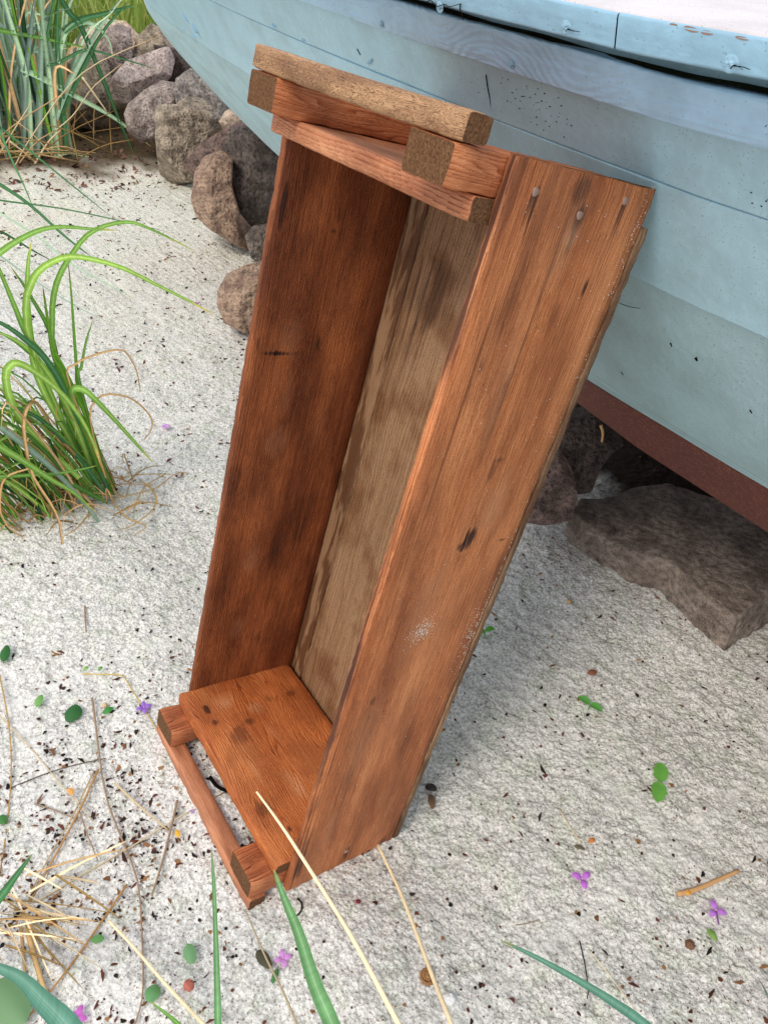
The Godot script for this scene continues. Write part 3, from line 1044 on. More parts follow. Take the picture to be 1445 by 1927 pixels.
	rock("block_stone", "brown block of stone standing upright with a notched top", Vector3(-2.823, 0.1805, -0.9423), Vector3(0.353, 0, -0.9356), Vector3(-0.2046, 0.9758, -0.0772), [Vector2(-0.116, 0.002864), Vector2(-0.1232, -0.1381), Vector2(-0.0624, -0.1716), Vector2(0.01228, -0.1586), Vector2(0.0503, -0.1105), Vector2(0.08141, -0.04173), Vector2(0.1272, 0.04013), Vector2(0.1308, 0.1289), Vector2(0.09298, 0.1649), Vector2(0.02614, 0.1574), Vector2(-0.01713, 0.1281), Vector2(-0.0604, 0.1304), Vector2(-0.1027, 0.1228)], 0.115, 0.13, 9, brown, [[-0.6, 0.1, 0.8, 0.1], [0.35, 0.1, 0.94, 0.095]], 5.0, 0.05)
	rock("yellowish_stone", "small yellowish stone tucked in the gap beside the block", Vector3(-2.798, 0.2454, -1.155), Vector3(0.4053, 0, -0.9142), Vector3(-0.1819, 0.98, -0.0806), [Vector2(-0.0388, -0.04748), Vector2(0.02143, -0.04136), Vector2(0.05314, 0.006183), Vector2(0.0157, 0.04697), Vector2(-0.02212, 0.03064), Vector2(-0.05338, -0.01027)], 0.09, 0.1, 10, pale, [], 2.6, 0.05)
	rock("purple_slab", "purplish slanting slab with a sharp corner toward the block", Vector3(-2.576, 0.1881, -0.9909), Vector3(0.3891, 0, -0.9212), Vector3(-0.2114, 0.9733, -0.0893), [Vector2(-0.1113, -0.1095), Vector2(-0.03613, -0.09649), Vector2(0.07868, -0.03761), Vector2(0.1526, 0.0607), Vector2(0.1028, 0.1075), Vector2(0.006385, 0.06158), Vector2(-0.07774, 0.01349), Vector2(-0.151, -0.04683)], 0.08, 0.14, 11, purple, [[-0.35, 0.45, 0.85, 0.05]], 6.0, 0.05)
	rock("dark_grey_stone", "dark grey smooth stone directly behind the left side of the crate", Vector3(-2.067, 0.2211, -0.8896), Vector3(0.4223, 0, -0.9065), Vector3(-0.2328, 0.9665, -0.1084), [Vector2(-0.07185, -0.0346), Vector2(-0.04979, -0.1331), Vector2(-0.002938, -0.1758), Vector2(0.05599, -0.1693), Vector2(0.1017, -0.1259), Vector2(0.1137, 0.06895), Vector2(0.02679, 0.167), Vector2(-0.05241, 0.1452), Vector2(-0.102, 0.06597)], 0.13, 0.18, 12, slate, [[-0.25, 0.3, 0.9, 0.1], [0.2, -0.5, 0.8, 0.12]], 4.0, 0.035)
	rock("tan_boulder", "big tan boulder bulging onto the sand before the dark grey stone", Vector3(-2.008, 0.1676, -0.7444), Vector3(0.3872, 0, -0.922), Vector3(-0.2614, 0.959, -0.1098), [Vector2(-0.08963, -0.04992), Vector2(-0.04294, -0.09324), Vector2(0.02692, -0.1399), Vector2(0.08129, -0.1651), Vector2(0.09551, -0.08993), Vector2(0.05521, -0.03947), Vector2(0.03772, 0.04727), Vector2(0.04908, 0.1263), Vector2(0.01589, 0.1549), Vector2(-0.04326, 0.1374), Vector2(-0.07885, 0.09137), Vector2(-0.1018, 0.002153)], 0.13, 0.17, 13, rust, [[-0.75, 0.2, 0.65, 0.1], [0.55, 0.2, 0.85, 0.1]], 3.2, 0.04)
	rock("edge_stone", "small grey brown stone showing beside the crate edge", Vector3(-1.819, 0.0682, -0.798), Vector3(0.4297, 0, -0.903), Vector3(-0.2985, 0.9438, -0.142), [Vector2(-0.03908, -0.0482), Vector2(0.00732, -0.06667), Vector2(0.05519, -0.03935), Vector2(0.05258, 0.06477), Vector2(-0.02417, 0.05544), Vector2(-0.0555, 0.02329)], 0.06, 0.08, 14, slate, [], 3.0, 0.05)
	rock("reddish_stone", "reddish stone sitting alone on sand behind the crate edge", Vector3(-1.335, 0.1159, -0.5269), Vector3(0.4137, 0, -0.9104), Vector3(-0.3528, 0.9219, -0.1603), [Vector2(-0.09848, -0.02596), Vector2(-0.08328, -0.07203), Vector2(-0.02853, -0.1009), Vector2(0.09119, -0.09203), Vector2(0.1039, 0.0968), Vector2(-0.001589, 0.08228), Vector2(-0.06277, 0.05818), Vector2(-0.09341, 0.01308)], 0.075, 0.1, 15, rust, [[-0.5, 0.2, 0.85, 0.065], [-0.1, 0.9, 0.5, 0.07]], 4.5, 0.045)
	rock("propping_stone", "dark split stone propping the boat beside the hollow", Vector3(-0.2164, 0.1806, -0.6888), Vector3(0.7961, 0, -0.6052), Vector3(-0.3228, 0.8458, -0.4247), [Vector2(-0.0274, -0.05394), Vector2(0.01146, -0.08598), Vector2(0.03654, -0.07382), Vector2(0.04061, -0.03037), Vector2(0.05668, 0.00476), Vector2(0.07446, 0.02321), Vector2(0.04429, 0.05653), Vector2(-0.01328, 0.08456), Vector2(-0.06081, 0.0667), Vector2(-0.07705, -0.02182)], 0.06, 0.12, 16, dark, [[-0.2, 0.5, 0.85, 0.05], [0.6, 0.1, 0.8, 0.06]], 4.0, 0.05)
	rock("brown_base_stone", "brown sandy stone at the foot of the propping stone", Vector3(-0.192, 0.1532, -0.5774), Vector3(0.7709, 0, -0.6369), Vector3(-0.3682, 0.816, -0.4457), [Vector2(0.01805, -0.07174), Vector2(0.05802, -0.053), Vector2(0.05823, -0.007069), Vector2(0.03949, 0.03489), Vector2(0.01052, 0.06885), Vector2(-0.02669, 0.06989), Vector2(-0.05282, 0.001224), Vector2(-0.0416, -0.07717)], 0.06, 0.1, 17, purple, [[-0.3, 0.3, 0.9, 0.045]], 4.0, 0.05)
	slab("flat_slab", "big flat brown slab of stone lying in the sand under the red bottom", Vector3(0.0022, 0, -0.764), [Vector2(-0.179, -0.114), Vector2(-0.1438, -0.1201), Vector2(-0.07699, -0.1113), Vector2(-0.02336, -0.102), Vector2(0.03567, -0.07271), Vector2(0.1224, -0.08771), Vector2(0.1899, -0.09086), Vector2(0.1891, -0.06914), Vector2(0.1884, -0.01833), Vector2(0.197, 0.142), Vector2(0.1381, 0.2748), Vector2(0.03299, 0.2299), Vector2(-0.1301, 0.1262), Vector2(-0.168, 0.07075), Vector2(-0.1761, 0.01502), Vector2(-0.1961, -0.07271)], 0.072, 18, flag)
	rock("added_hollow_stone", "dark stone added deep beneath the boat to keep the hollow dark", Vector3(-0.2, 0.1, -1.45), Vector3(1, 0, 0), Vector3(0, 1, 0), [Vector2(0.2, 0.0), Vector2(0.12, 0.13), Vector2(-0.1, 0.15), Vector2(-0.22, 0.02), Vector2(-0.1, -0.12), Vector2(0.14, -0.1)], 0.14, 0.14, 19, dark, [], 3.0, 0.06)  # added filler stone, closes the hollow so it stays dark
	rock("added_rear_stone", "broad dark stone added under the keel to block light behind the flat slab", Vector3(0.35, 0.13, -1.5), Vector3(1, 0, 0), Vector3(0, 1, 0), [Vector2(0.3, 0.0), Vector2(0.22, 0.16), Vector2(-0.16, 0.18), Vector2(-0.3, 0.02), Vector2(-0.14, -0.16), Vector2(0.2, -0.14)], 0.16, 0.16, 20, dark, [], 3.0, 0.06)  # second added filler, shuts out light from behind the slab



func crate() -> void:
	var t := thing("wooden_crate", "worn reddish brown wooden fish crate standing on end against the blue boat", "crate", Vector3(0, 0.0403, 0.1699))
	t.rotation.x = -0.26180
	var damp := Color(0.52, 0.42, 0.36)
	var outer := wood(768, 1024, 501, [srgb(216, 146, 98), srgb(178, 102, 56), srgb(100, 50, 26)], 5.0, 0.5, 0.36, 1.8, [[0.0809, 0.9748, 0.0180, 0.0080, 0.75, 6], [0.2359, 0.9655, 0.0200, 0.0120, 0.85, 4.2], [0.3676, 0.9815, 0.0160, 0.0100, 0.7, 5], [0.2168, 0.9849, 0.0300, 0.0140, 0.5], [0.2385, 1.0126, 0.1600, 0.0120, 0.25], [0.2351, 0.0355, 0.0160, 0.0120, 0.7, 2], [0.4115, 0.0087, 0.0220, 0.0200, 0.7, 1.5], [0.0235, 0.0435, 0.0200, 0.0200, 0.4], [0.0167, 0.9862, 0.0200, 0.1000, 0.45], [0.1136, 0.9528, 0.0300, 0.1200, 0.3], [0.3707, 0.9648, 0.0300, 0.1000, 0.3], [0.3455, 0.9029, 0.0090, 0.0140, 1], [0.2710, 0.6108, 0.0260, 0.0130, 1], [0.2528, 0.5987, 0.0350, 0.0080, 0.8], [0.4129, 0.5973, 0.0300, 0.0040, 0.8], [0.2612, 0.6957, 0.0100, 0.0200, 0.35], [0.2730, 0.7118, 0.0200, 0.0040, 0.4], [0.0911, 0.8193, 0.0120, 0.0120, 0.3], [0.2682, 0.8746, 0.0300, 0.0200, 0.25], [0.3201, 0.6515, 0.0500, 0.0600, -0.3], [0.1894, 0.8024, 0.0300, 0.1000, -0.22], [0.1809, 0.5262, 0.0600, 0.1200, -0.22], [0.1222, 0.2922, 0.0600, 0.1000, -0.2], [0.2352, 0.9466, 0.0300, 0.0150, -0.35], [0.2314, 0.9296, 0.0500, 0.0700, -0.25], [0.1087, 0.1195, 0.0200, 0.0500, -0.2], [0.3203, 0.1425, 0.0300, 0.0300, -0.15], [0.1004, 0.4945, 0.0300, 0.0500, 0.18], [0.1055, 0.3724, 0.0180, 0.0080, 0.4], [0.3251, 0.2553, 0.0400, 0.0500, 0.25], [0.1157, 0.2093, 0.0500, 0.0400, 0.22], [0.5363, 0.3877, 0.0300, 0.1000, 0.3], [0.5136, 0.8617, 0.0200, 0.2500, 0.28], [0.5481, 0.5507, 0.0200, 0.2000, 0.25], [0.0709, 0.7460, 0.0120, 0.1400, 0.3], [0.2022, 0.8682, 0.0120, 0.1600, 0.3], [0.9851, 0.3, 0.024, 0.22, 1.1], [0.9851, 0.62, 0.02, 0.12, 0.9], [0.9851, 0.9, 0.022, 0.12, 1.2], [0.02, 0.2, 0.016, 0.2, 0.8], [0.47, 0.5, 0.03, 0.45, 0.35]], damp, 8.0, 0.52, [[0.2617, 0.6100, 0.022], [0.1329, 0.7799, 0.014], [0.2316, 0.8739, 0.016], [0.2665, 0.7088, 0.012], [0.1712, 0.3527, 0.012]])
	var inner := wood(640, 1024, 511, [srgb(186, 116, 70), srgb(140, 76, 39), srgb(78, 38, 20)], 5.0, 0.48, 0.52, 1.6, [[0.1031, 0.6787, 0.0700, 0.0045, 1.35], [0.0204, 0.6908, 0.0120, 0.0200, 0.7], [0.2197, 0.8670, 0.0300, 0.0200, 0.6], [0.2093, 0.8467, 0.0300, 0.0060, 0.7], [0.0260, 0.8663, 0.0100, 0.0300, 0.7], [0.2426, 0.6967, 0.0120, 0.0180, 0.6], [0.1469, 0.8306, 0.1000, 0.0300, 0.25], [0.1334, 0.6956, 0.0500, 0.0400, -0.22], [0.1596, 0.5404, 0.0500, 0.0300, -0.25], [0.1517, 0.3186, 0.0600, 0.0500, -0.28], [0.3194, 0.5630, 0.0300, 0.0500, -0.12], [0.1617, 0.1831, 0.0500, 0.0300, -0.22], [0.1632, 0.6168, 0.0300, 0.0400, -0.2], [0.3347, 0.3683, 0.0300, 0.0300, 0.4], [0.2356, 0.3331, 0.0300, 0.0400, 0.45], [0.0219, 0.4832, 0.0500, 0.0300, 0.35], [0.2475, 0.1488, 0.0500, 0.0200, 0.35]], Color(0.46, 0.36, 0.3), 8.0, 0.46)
	var back_pal := [srgb(164, 130, 98), srgb(136, 102, 72), srgb(90, 60, 40)]
	var back_a := wood(512, 1024, 521, back_pal, 5.0, 0.26, 0.5, 3.4, [[0.0342, 0.8164, 0.1000, 0.0600, 0.5], [0.0441, 0.7439, 0.0500, 0.0500, 0.4], [0.4922, 0.5, 0.03, 0.7, 0.55]], Color(0.66, 0.52, 0.38), 16.0, 0.64, [], 0.011, 0.0, 0.0135)
	var back_b := wood(384, 1024, 531, back_pal, 5.0, 0.35, 0.8, 9.0, [], Color(0.6, 0.48, 0.36), 20.0, 0.5)
	var floor_mat := wood(640, 768, 541, [srgb(214, 138, 84), srgb(184, 100, 48), srgb(104, 50, 24)], 5.0, 0.4, 0.26, 2.4, [[0.3919, 0.1407, 0.0140, 0.0300, 0.85], [0.3911, 0.2300, 0.0120, 0.0200, 0.6], [0.2790, 0.2823, 0.0300, 0.0300, 0.65], [0.3392, 0.3442, 0.0500, 0.0600, 0.4], [0.0719, 0.1914, 0.0200, 0.0200, 0.5], [0.1610, 0.1849, 0.0200, 0.0300, 0.4], [0.3050, 0.1304, 0.0600, 0.0700, -0.45], [0.2347, 0.2037, 0.0500, 0.0600, -0.35], [0.2523, 0.7011, 0.0400, 0.1400, -0.45], [0.2291, 0.3864, 0.0300, 0.0900, -0.3], [0.3547, 0.8740, 0.0140, 0.0300, 0.8], [0.3958, 0.7359, 0.0300, 0.0500, 0.55], [0.3540, 0.5492, 0.0120, 0.1000, -0.3]], damp, 26.0)
	var top_mat := wood(512, 640, 551, [srgb(206, 146, 106), srgb(172, 104, 68), srgb(98, 56, 36)], 6.0, 0.5, 0.26, 2.4, [], damp, 16.0)
	var batten_mat := wood(384, 512, 561, [srgb(210, 140, 96), srgb(178, 98, 56), srgb(92, 46, 26)], 8.0, 0.6, 0.3, 3.0, [], damp, 22.0)
	var bar_mat := wood(384, 640, 571, [srgb(190, 152, 112), srgb(154, 112, 76), srgb(80, 54, 36)], 13.0, 0.9, 0.3, 3.0, [], damp, 60.0, 0.5, [], 0.03, 230.0)
	var low_bar_mat := wood(384, 640, 581, [srgb(222, 160, 122), srgb(190, 122, 84), srgb(116, 70, 46)], 7.0, 0.5, 0.3, 3.0, [], damp, 14.0)
	var end := end_grain()
	var up_right := Basis(Vector3(0, 0, -1), Vector3(0, 1, 0), Vector3(1, 0, 0))
	var across := Basis(Vector3(0, 0, 1), Vector3(1, 0, 0), Vector3(0, 1, 0))
	var deep := Basis(Vector3(1, 0, 0), Vector3(0, 0, -1), Vector3(0, 1, 0))
	var o := part("side_board", board(0.1652, 0.8518, 0.0105, 21, 0.0016), [outer, end], t)
	o.transform = Transform3D(up_right, Vector3(0.15, 0, 0))
	tag(o, "orange brown outer side board with three rusty nails near its top")
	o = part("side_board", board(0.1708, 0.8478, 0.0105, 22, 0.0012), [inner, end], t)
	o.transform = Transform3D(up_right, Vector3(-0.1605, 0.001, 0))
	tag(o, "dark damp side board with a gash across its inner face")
	o = part("back_board", board(0.0398, 0.8258, 0.009, 23, 0.0016), [back_b, end], t)
	o.transform = Transform3D(Basis(Vector3.UP, -0.01750), Vector3(-0.1605, 0.004, -0.1804))
	o = part("back_board", board(0.2810, 0.8198, 0.009, 24, 0.0018), [back_a, end], t)
	o.transform = Transform3D(Basis(Vector3.UP, -0.01750), Vector3(-0.1191, 0.002, -0.1797))
	o = part("end_board", board(0.1836, 0.2996, 0.0180, 25, 0.0012, 0.0, 0.003), [floor_mat, end], t)
	o.transform = Transform3D(across, Vector3(-0.1498, 0.0322, -0.1646))
	tag(o, "scuffed lower end board with pale worn patches")
	o = part("end_board", board(0.1836, 0.2996, 0.0180, 26, 0.0010), [top_mat, end], t)
	o.transform = Transform3D(across, Vector3(-0.1498, 0.8025, -0.1646))

	o = part("batten", board(0.0516, 0.2079, 0.0294, 31, 0.0016), [batten_mat, end], t)
	o.transform = Transform3D(deep, Vector3(-0.1497, 0.8210, 0.0474))
	o = part("batten", board(0.0516, 0.2079, 0.0294, 32, 0.0016), [batten_mat, end], t)
	o.transform = Transform3D(deep, Vector3(0.0981, 0.8210, 0.0474))
	o = part("batten", board(0.0516, 0.2079, 0.0294, 33, 0.0016), [batten_mat, end], t)
	o.transform = Transform3D(deep, Vector3(-0.1497, 0.0023, 0.0474))
	o = part("batten", board(0.0516, 0.2079, 0.0294, 34, 0.0016), [batten_mat, end], t)
	o.transform = Transform3D(deep, Vector3(0.0981, 0.0023, 0.0474))
	o = part("handle_bar", board(0.0233, 0.304, 0.0196, 41, 0.0018, -0.001), [bar_mat, end], t)
	o.transform = Transform3D(across, Vector3(-0.151, 0.8510, 0.0231))
	tag(o, "rough sawn upper handle bar with swirling pale grain")
	o = part("handle_bar", board(0.0233, 0.304, 0.0196, 42, 0.0012), [low_bar_mat, end], t)
	o.transform = Transform3D(across, Vector3(-0.151, -0.0179, 0.0231))
	var nails := [
		Vector3(0.1605, 0.8321, -0.0276),
		Vector3(0.1605, 0.8224, -0.0829),
		Vector3(0.1605, 0.8390, -0.1300),
		Vector3(0.1605, 0.0302, -0.0826),
		Vector3(0.1605, 0.0046, -0.1455),
	]
	for n in nails:
		var st := SurfaceTool.new()
		st.begin(Mesh.PRIMITIVE_TRIANGLES)
		for j in 4:
			for i in 13:
				var a := TAU * (i % 12) / 12.0
				var r: float = [0.0, 0.0024, 0.0032, 0.0034][j] * (1.0 + 0.12 * sin(a * 3.0 + n.y * 90.0))
				st.add_vertex(Vector3([0.0013, 0.0012, 0.0008, -0.0006][j], cos(a) * r, sin(a) * r))
		for j in 3:
			for i in 12:
				var q := j * 13 + i
				for k in [q, q + 13, q + 1, q + 1, q + 13, q + 14]:
					st.add_index(k)
		st.generate_normals()
		part("nail", st.commit(), M.nail, t).position = n
	# sand stuck to the outer side board
	var mm := MultiMesh.new()
	mm.transform_format = MultiMesh.TRANSFORM_3D
	var g := SphereMesh.new()
	g.radius = 0.0005
	g.height = 0.0008
	g.radial_segments = 6
	g.rings = 3
	mm.mesh = g

	var clumps := [[0.405, -0.076, 0.012, 0.011, 320], [0.377, -0.156, 0.04, 0.008, 200], [0.452, -0.172, 0.05, 0.006, 90], [0.816, -0.156, 0.06, 0.004, 60], [0.743, -0.159, 0.1, 0.005, 50]]
	var r := rand(77)
	var spots := []
	for c in clumps:
		for i in c[4]:
			spots.append(Vector3(0.1607, c[0] + r.randfn(0.0, c[2] * 0.6), clampf(c[1] + r.randfn(0.0, c[3] * 0.7), -0.1615, -0.001)))
	for i in 170:
		spots.append(Vector3(0.1607, r.randf_range(0.02, 0.832), -0.1625 * (1.0 - 0.95 * pow(r.randf(), 1.3))))
	mm.instance_count = spots.size()
	for i in spots.size():
		mm.set_instance_transform(i, Transform3D(Basis.from_euler(Vector3(r.randf() * TAU, r.randf() * TAU, 0)).scaled(Vector3.ONE * r.randf_range(0.4, 1.0)), spots[i]))
	var mi := MultiMeshInstance3D.new()
	mi.name = "clinging_sand"
	mi.multimesh = mm
	mi.material_override = plain(srgb(214, 206, 194), 0.9)
	t.add_child(mi)
	tag(mi, "", "", "", "stuff")


func end_grain() -> StandardMaterial3D:
	var w := 256
	var a := noise(91, 0.35, 2).get_seamless_image(w, w)
	var b := noise(92, 0.03, 3).get_seamless_image(w, w)
	a.convert(Image.FORMAT_L8)
	b.convert(Image.FORMAT_L8)
	var da := a.get_data()
	var dbb := b.get_data()
	var out := PackedByteArray()
	for y in w:
		for x in w:
			var i := y * w + x
			var ring := 0.5 + 0.5 * sin((x * 0.6 + y * 0.25 + dbb[i] * 0.12) * TAU / 20.0)
			var c := srgb(150, 112, 80).lerp(srgb(92, 60, 40), ring * 0.5 + dbb[i] / 255.0 * 0.3) * (0.62 + da[i] / 255.0 * 0.7)
			out.append(clampi(int(c.r * 255), 0, 255))
			out.append(clampi(int(c.g * 255), 0, 255))
			out.append(clampi(int(c.b * 255), 0, 255))
	var m := StandardMaterial3D.new()
	m.albedo_texture = tex(out, w, w)
	m.heightmap_enabled = true
	m.heightmap_texture = tex(da, w, w, Image.FORMAT_L8)
	m.heightmap_scale = 0.16
	m.roughness = 0.9
	m.metallic_specular = 0.2
	return m



func beach_grass() -> void:
	var t := thing("beach_grass", "tall blue green clump of beach grass behind the sand", "grass clump", Vector3(-3.596, 0, -0.4957))
	t.position = Vector3.ZERO
	var face := Vector3(0.960, 0.183, 0.211)
	var r := rand(61)
	var root := Vector3(-3.596, 0, -0.4957)
	var across := Vector3(0, 1, 0).cross(face).normalized()
	for i in 262:
		var k := r.randf_range(-0.75, 0.16)
		var from := root + across * k + Vector3(face.x, 0, face.z).normalized() * r.randf_range(-0.5, 0.1)
		from.y = gy(from.x, from.z)
		var lean := across * (r.randfn(0.06, 0.16) + k * 0.2) + face * r.randfn(0.06, 0.16)
		lean.y = 0.0
		var l := r.randf_range(0.5, 1.05)
		var droop := r.randf_range(0.0, 0.5)
		var p1 := from + Vector3(0, l * 0.4, 0) + lean * l * 0.25
		var p2 := p1 + Vector3(0, l * (0.36 - droop * 0.12), 0) + lean * l * 0.4
		var p3 := p2 + Vector3(0, l * (0.22 - droop * 0.5), 0) + lean * l * (0.45 + droop)
		var mat: Material = M["blue_%d" % (i % 4)]
		if i % 9 == 4:
			mat = M["browned_%d" % (i % 4)]
		elif i % 8 == 3:
			mat = M["dry_%d" % (i % 4)]
		elif i % 11 == 1:
			mat = M["deep_%d" % (i % 4)]
		var f := (face + across * r.randfn(0.0, 0.7) + Vector3(0, r.randf_range(0.0, 0.5), 0)).normalized()
		part("blade", ribbon([from, p1, p2, p3], r.randf_range(0.013, 0.03), f, 0.14, 12, 0, r.randfn(0.0, 0.5)), mat, t)
	for i in 60:
		var k := r.randf_range(-0.7, 0.35)
		var from := root + across * k + Vector3(face.x, 0, face.z).normalized() * r.randf_range(-0.3, 0.25)
		from.y = gy(from.x, from.z) + r.randf_range(0.0, 0.03)
		var dir := Vector3(r.randfn(0.0, 1.0), r.randf_range(0.05, 0.9), r.randfn(0.0, 1.0)).normalized()
		var l := r.randf_range(0.2, 0.6)
		part("dry_stalk", tube([from, from + dir * l * 0.5 + Vector3(0, 0.02, 0), from + dir * l], 0.0035, 0.002, 5, 4), M["dry_%d" % (i % 4)], t)

	part("blade", ribbon([Vector3(-3.459, 0.7394, -0.673), Vector3(-3.451, 0.5993, -0.7157), Vector3(-3.442, 0.5406, -0.7576), Vector3(-3.436, 0.4184, -0.791), Vector3(-3.429, 0.2743, -0.8258), Vector3(-3.421, 0.1143, -0.8639), Vector3(-3.413, -0.0268, -0.9043)], 0.03, face, 0.22, 18, 0, 0.0), M.deep_2, t)
	part("blade", ribbon([Vector3(-3.53, 0.5436, -0.3187), Vector3(-3.507, 0.5197, -0.4342), Vector3(-3.483, 0.497, -0.554), Vector3(-3.458, 0.4715, -0.6775), Vector3(-3.435, 0.4432, -0.7936)], 0.022, face, 0.22, 18, 0, 0.0), M.fresh_1, t)
	part("blade", ribbon([Vector3(-3.456, 0.6658, -0.6877), Vector3(-3.476, 0.3956, -0.5886), Vector3(-3.446, 0.4359, -0.7362), Vector3(-3.435, 0.4391, -0.7928), Vector3(-3.409, 0.4011, -0.9231), Vector3(-3.38, 0.3549, -1.07)], 0.016, face, 0.22, 18, 0, 0.0), M.deep_3, t)
	part("blade", ribbon([Vector3(-3.457, 0.5114, -0.6861), Vector3(-3.442, 0.5544, -0.7604), Vector3(-3.419, 0.5795, -0.8755), Vector3(-3.39, 0.6129, -1.02)], 0.03, face, 0.22, 18, 0, 0.0), M.deep_3, t)
	part("blade", ribbon([Vector3(-3.478, 0.1665, -0.5773), Vector3(-3.467, 0.2634, -0.6326), Vector3(-3.448, 0.3926, -0.7273), Vector3(-3.425, 0.534, -0.8447), Vector3(-3.398, 0.6578, -0.9785)], 0.034, face, 0.22, 18, 0, 0.0), M.blue_2, t)
	part("blade", ribbon([Vector3(-3.473, 0.1876, -0.6048), Vector3(-3.463, 0.2518, -0.6528), Vector3(-3.441, 0.4044, -0.7634), Vector3(-3.421, 0.5258, -0.8655), Vector3(-3.394, 0.6384, -0.9976)], 0.026, face, 0.22, 18, 0, 0.0), M.deep_3, t)
	part("blade", ribbon([Vector3(-3.466, 0.3904, -0.6379), Vector3(-3.454, 0.5113, -0.6969), Vector3(-3.438, 0.5464, -0.7807), Vector3(-3.427, 0.5261, -0.832), Vector3(-3.42, 0.477, -0.8677), Vector3(-3.419, 0.4106, -0.8739)], 0.022, face, 0.22, 18, 0, 0.0), M.blue_3, t)
	part("blade", ribbon([Vector3(-3.497, 0.3734, -0.4816), Vector3(-3.484, 0.3406, -0.5497), Vector3(-3.454, 0.2502, -0.6982), Vector3(-3.425, 0.1545, -0.8444), Vector3(-3.397, 0.027, -0.9834)], 0.03, face, 0.22, 18, 0, 0.0), M.blue_3, t)
	part("blade", ribbon([Vector3(-3.485, 0.1118, -0.5423), Vector3(-3.486, 0.0197, -0.5379), Vector3(-3.473, 0.0228, -0.6043), Vector3(-3.455, -0.0017, -0.6947), Vector3(-3.431, -0.0335, -0.8158)], 0.022, face, 0.22, 18, 0, 0.0), M.blue_3, t)
	part("blade", ribbon([Vector3(-3.502, 0.001, -0.4593), Vector3(-3.489, 0.224, -0.5226), Vector3(-3.477, 0.4527, -0.5821), Vector3(-3.465, 0.6655, -0.6437)], 0.036, face, 0.22, 18, 0, 0.0), M.blue_1, t)
	part("blade", ribbon([Vector3(-3.482, -0.005, -0.5559), Vector3(-3.48, 0.1781, -0.5685), Vector3(-3.475, 0.3914, -0.5942), Vector3(-3.477, 0.6278, -0.5851)], 0.03, face, 0.22, 18, 0, 0.0), M.blue_3, t)
	part("blade", ribbon([Vector3(-3.505, 0.0254, -0.4421), Vector3(-3.495, 0.3317, -0.493), Vector3(-3.497, 0.552, -0.4837), Vector3(-3.498, 0.6828, -0.4763)], 0.03, face, 0.22, 18, 0, 0.0), M.blue_3, t)
	part("blade", ribbon([Vector3(-3.475, 0.0165, -0.5911), Vector3(-3.469, 0.242, -0.6234), Vector3(-3.463, 0.4718, -0.6514), Vector3(-3.453, 0.6659, -0.7025)], 0.03, face, 0.22, 18, 0, 0.0), M.deep_3, t)
	part("blade", ribbon([Vector3(-3.511, 0.0502, -0.4139), Vector3(-3.497, 0.311, -0.4837), Vector3(-3.483, 0.5127, -0.5535), Vector3(-3.47, 0.6839, -0.619)], 0.03, face, 0.22, 18, 0, 0.0), M.blue_0, t)
	part("blade", ribbon([Vector3(-3.477, 0.0288, -0.582), Vector3(-3.485, 0.0659, -0.5435), Vector3(-3.487, 0.4131, -0.5341), Vector3(-3.488, 0.4536, -0.5267)], 0.02, face, 0.22, 18, 0, 0.0), M.browned_3, t)
	part("dry_stalk", tube([Vector3(-3.472, -0.0799, -0.3), Vector3(-3.455, 0.0421, -0.3865), Vector3(-3.431, 0.1745, -0.5073), Vector3(-3.403, 0.3112, -0.6488), Vector3(-3.372, 0.4056, -0.802), Vector3(-3.318, 0.4981, -1.074)], 0.0035, 0.0021, 10, 5), M.cream_2, t)
	part("dry_stalk", tube([Vector3(-3.39, 0.3452, -0.7116), Vector3(-3.382, 0.2693, -0.7532), Vector3(-3.374, 0.1974, -0.7928)], 0.005, 0.003, 10, 5), M.cream_2, t)
	part("dry_stalk", tube([Vector3(-3.473, 0.0473, -0.2992), Vector3(-3.454, 0.1536, -0.3919), Vector3(-3.435, 0.2574, -0.4869)], 0.0035, 0.0021, 10, 5), M.cream_2, t)
	part("dry_stalk", tube([Vector3(-3.424, 0.124, -0.5407), Vector3(-3.403, 0.1969, -0.6473), Vector3(-3.383, 0.3018, -0.7481), Vector3(-3.354, 0.3933, -0.8905)], 0.003, 0.0018, 10, 5), M.cream_2, t)
	part("dry_stalk", tube([Vector3(-3.462, 0.1004, -0.3523), Vector3(-3.451, 0.0408, -0.4086), Vector3(-3.442, -0.0129, -0.4527)], 0.005, 0.003, 10, 5), M.cream_2, t)
	part("dry_stalk", tube([Vector3(-3.45, -0.0291, -0.4146), Vector3(-3.431, 0.0806, -0.5083), Vector3(-3.417, 0.1334, -0.5769)], 0.006, 0.0036, 10, 5), M.cream_2, t)
	var bank := MultiMesh.new()
	bank.transform_format = MultiMesh.TRANSFORM_3D
	bank.use_colors = true
	bank.mesh = ribbon([Vector3.ZERO, Vector3(0.02, 0.3, 0), Vector3(0.08, 0.55, 0.02), Vector3(0.2, 0.72, 0.03)], 0.016, Vector3(0, 0.2, 1), 0.2, 7)
	bank.instance_count = 9000
	for i in bank.instance_count:
		var a := r.randf_range(0.0, 1.0)
		var p := Vector3(-4.6 - pow(r.randf(), 1.5) * 4.5, 0, 0)
		p.z = lerpf(-4.6, 1.8, a)
		if p.z > -1.3:
			p.x -= 0.5
		var b := Basis(Vector3.UP, r.randf() * TAU) * Basis(Vector3.RIGHT, r.randfn(0.0, 0.3))
		bank.set_instance_transform(i, Transform3D(b.scaled(Vector3.ONE * r.randf_range(0.5, 1.25)), p))
		var c := srgb(160, 186, 84).lerp(srgb(212, 194, 120), pow(r.randf(), 2.0)).lerp(srgb(96, 132, 66), r.randf() * 0.5)
		bank.set_instance_color(i, c.srgb_to_linear())
	var mi := MultiMeshInstance3D.new()
	mi.name = "grass_bank"
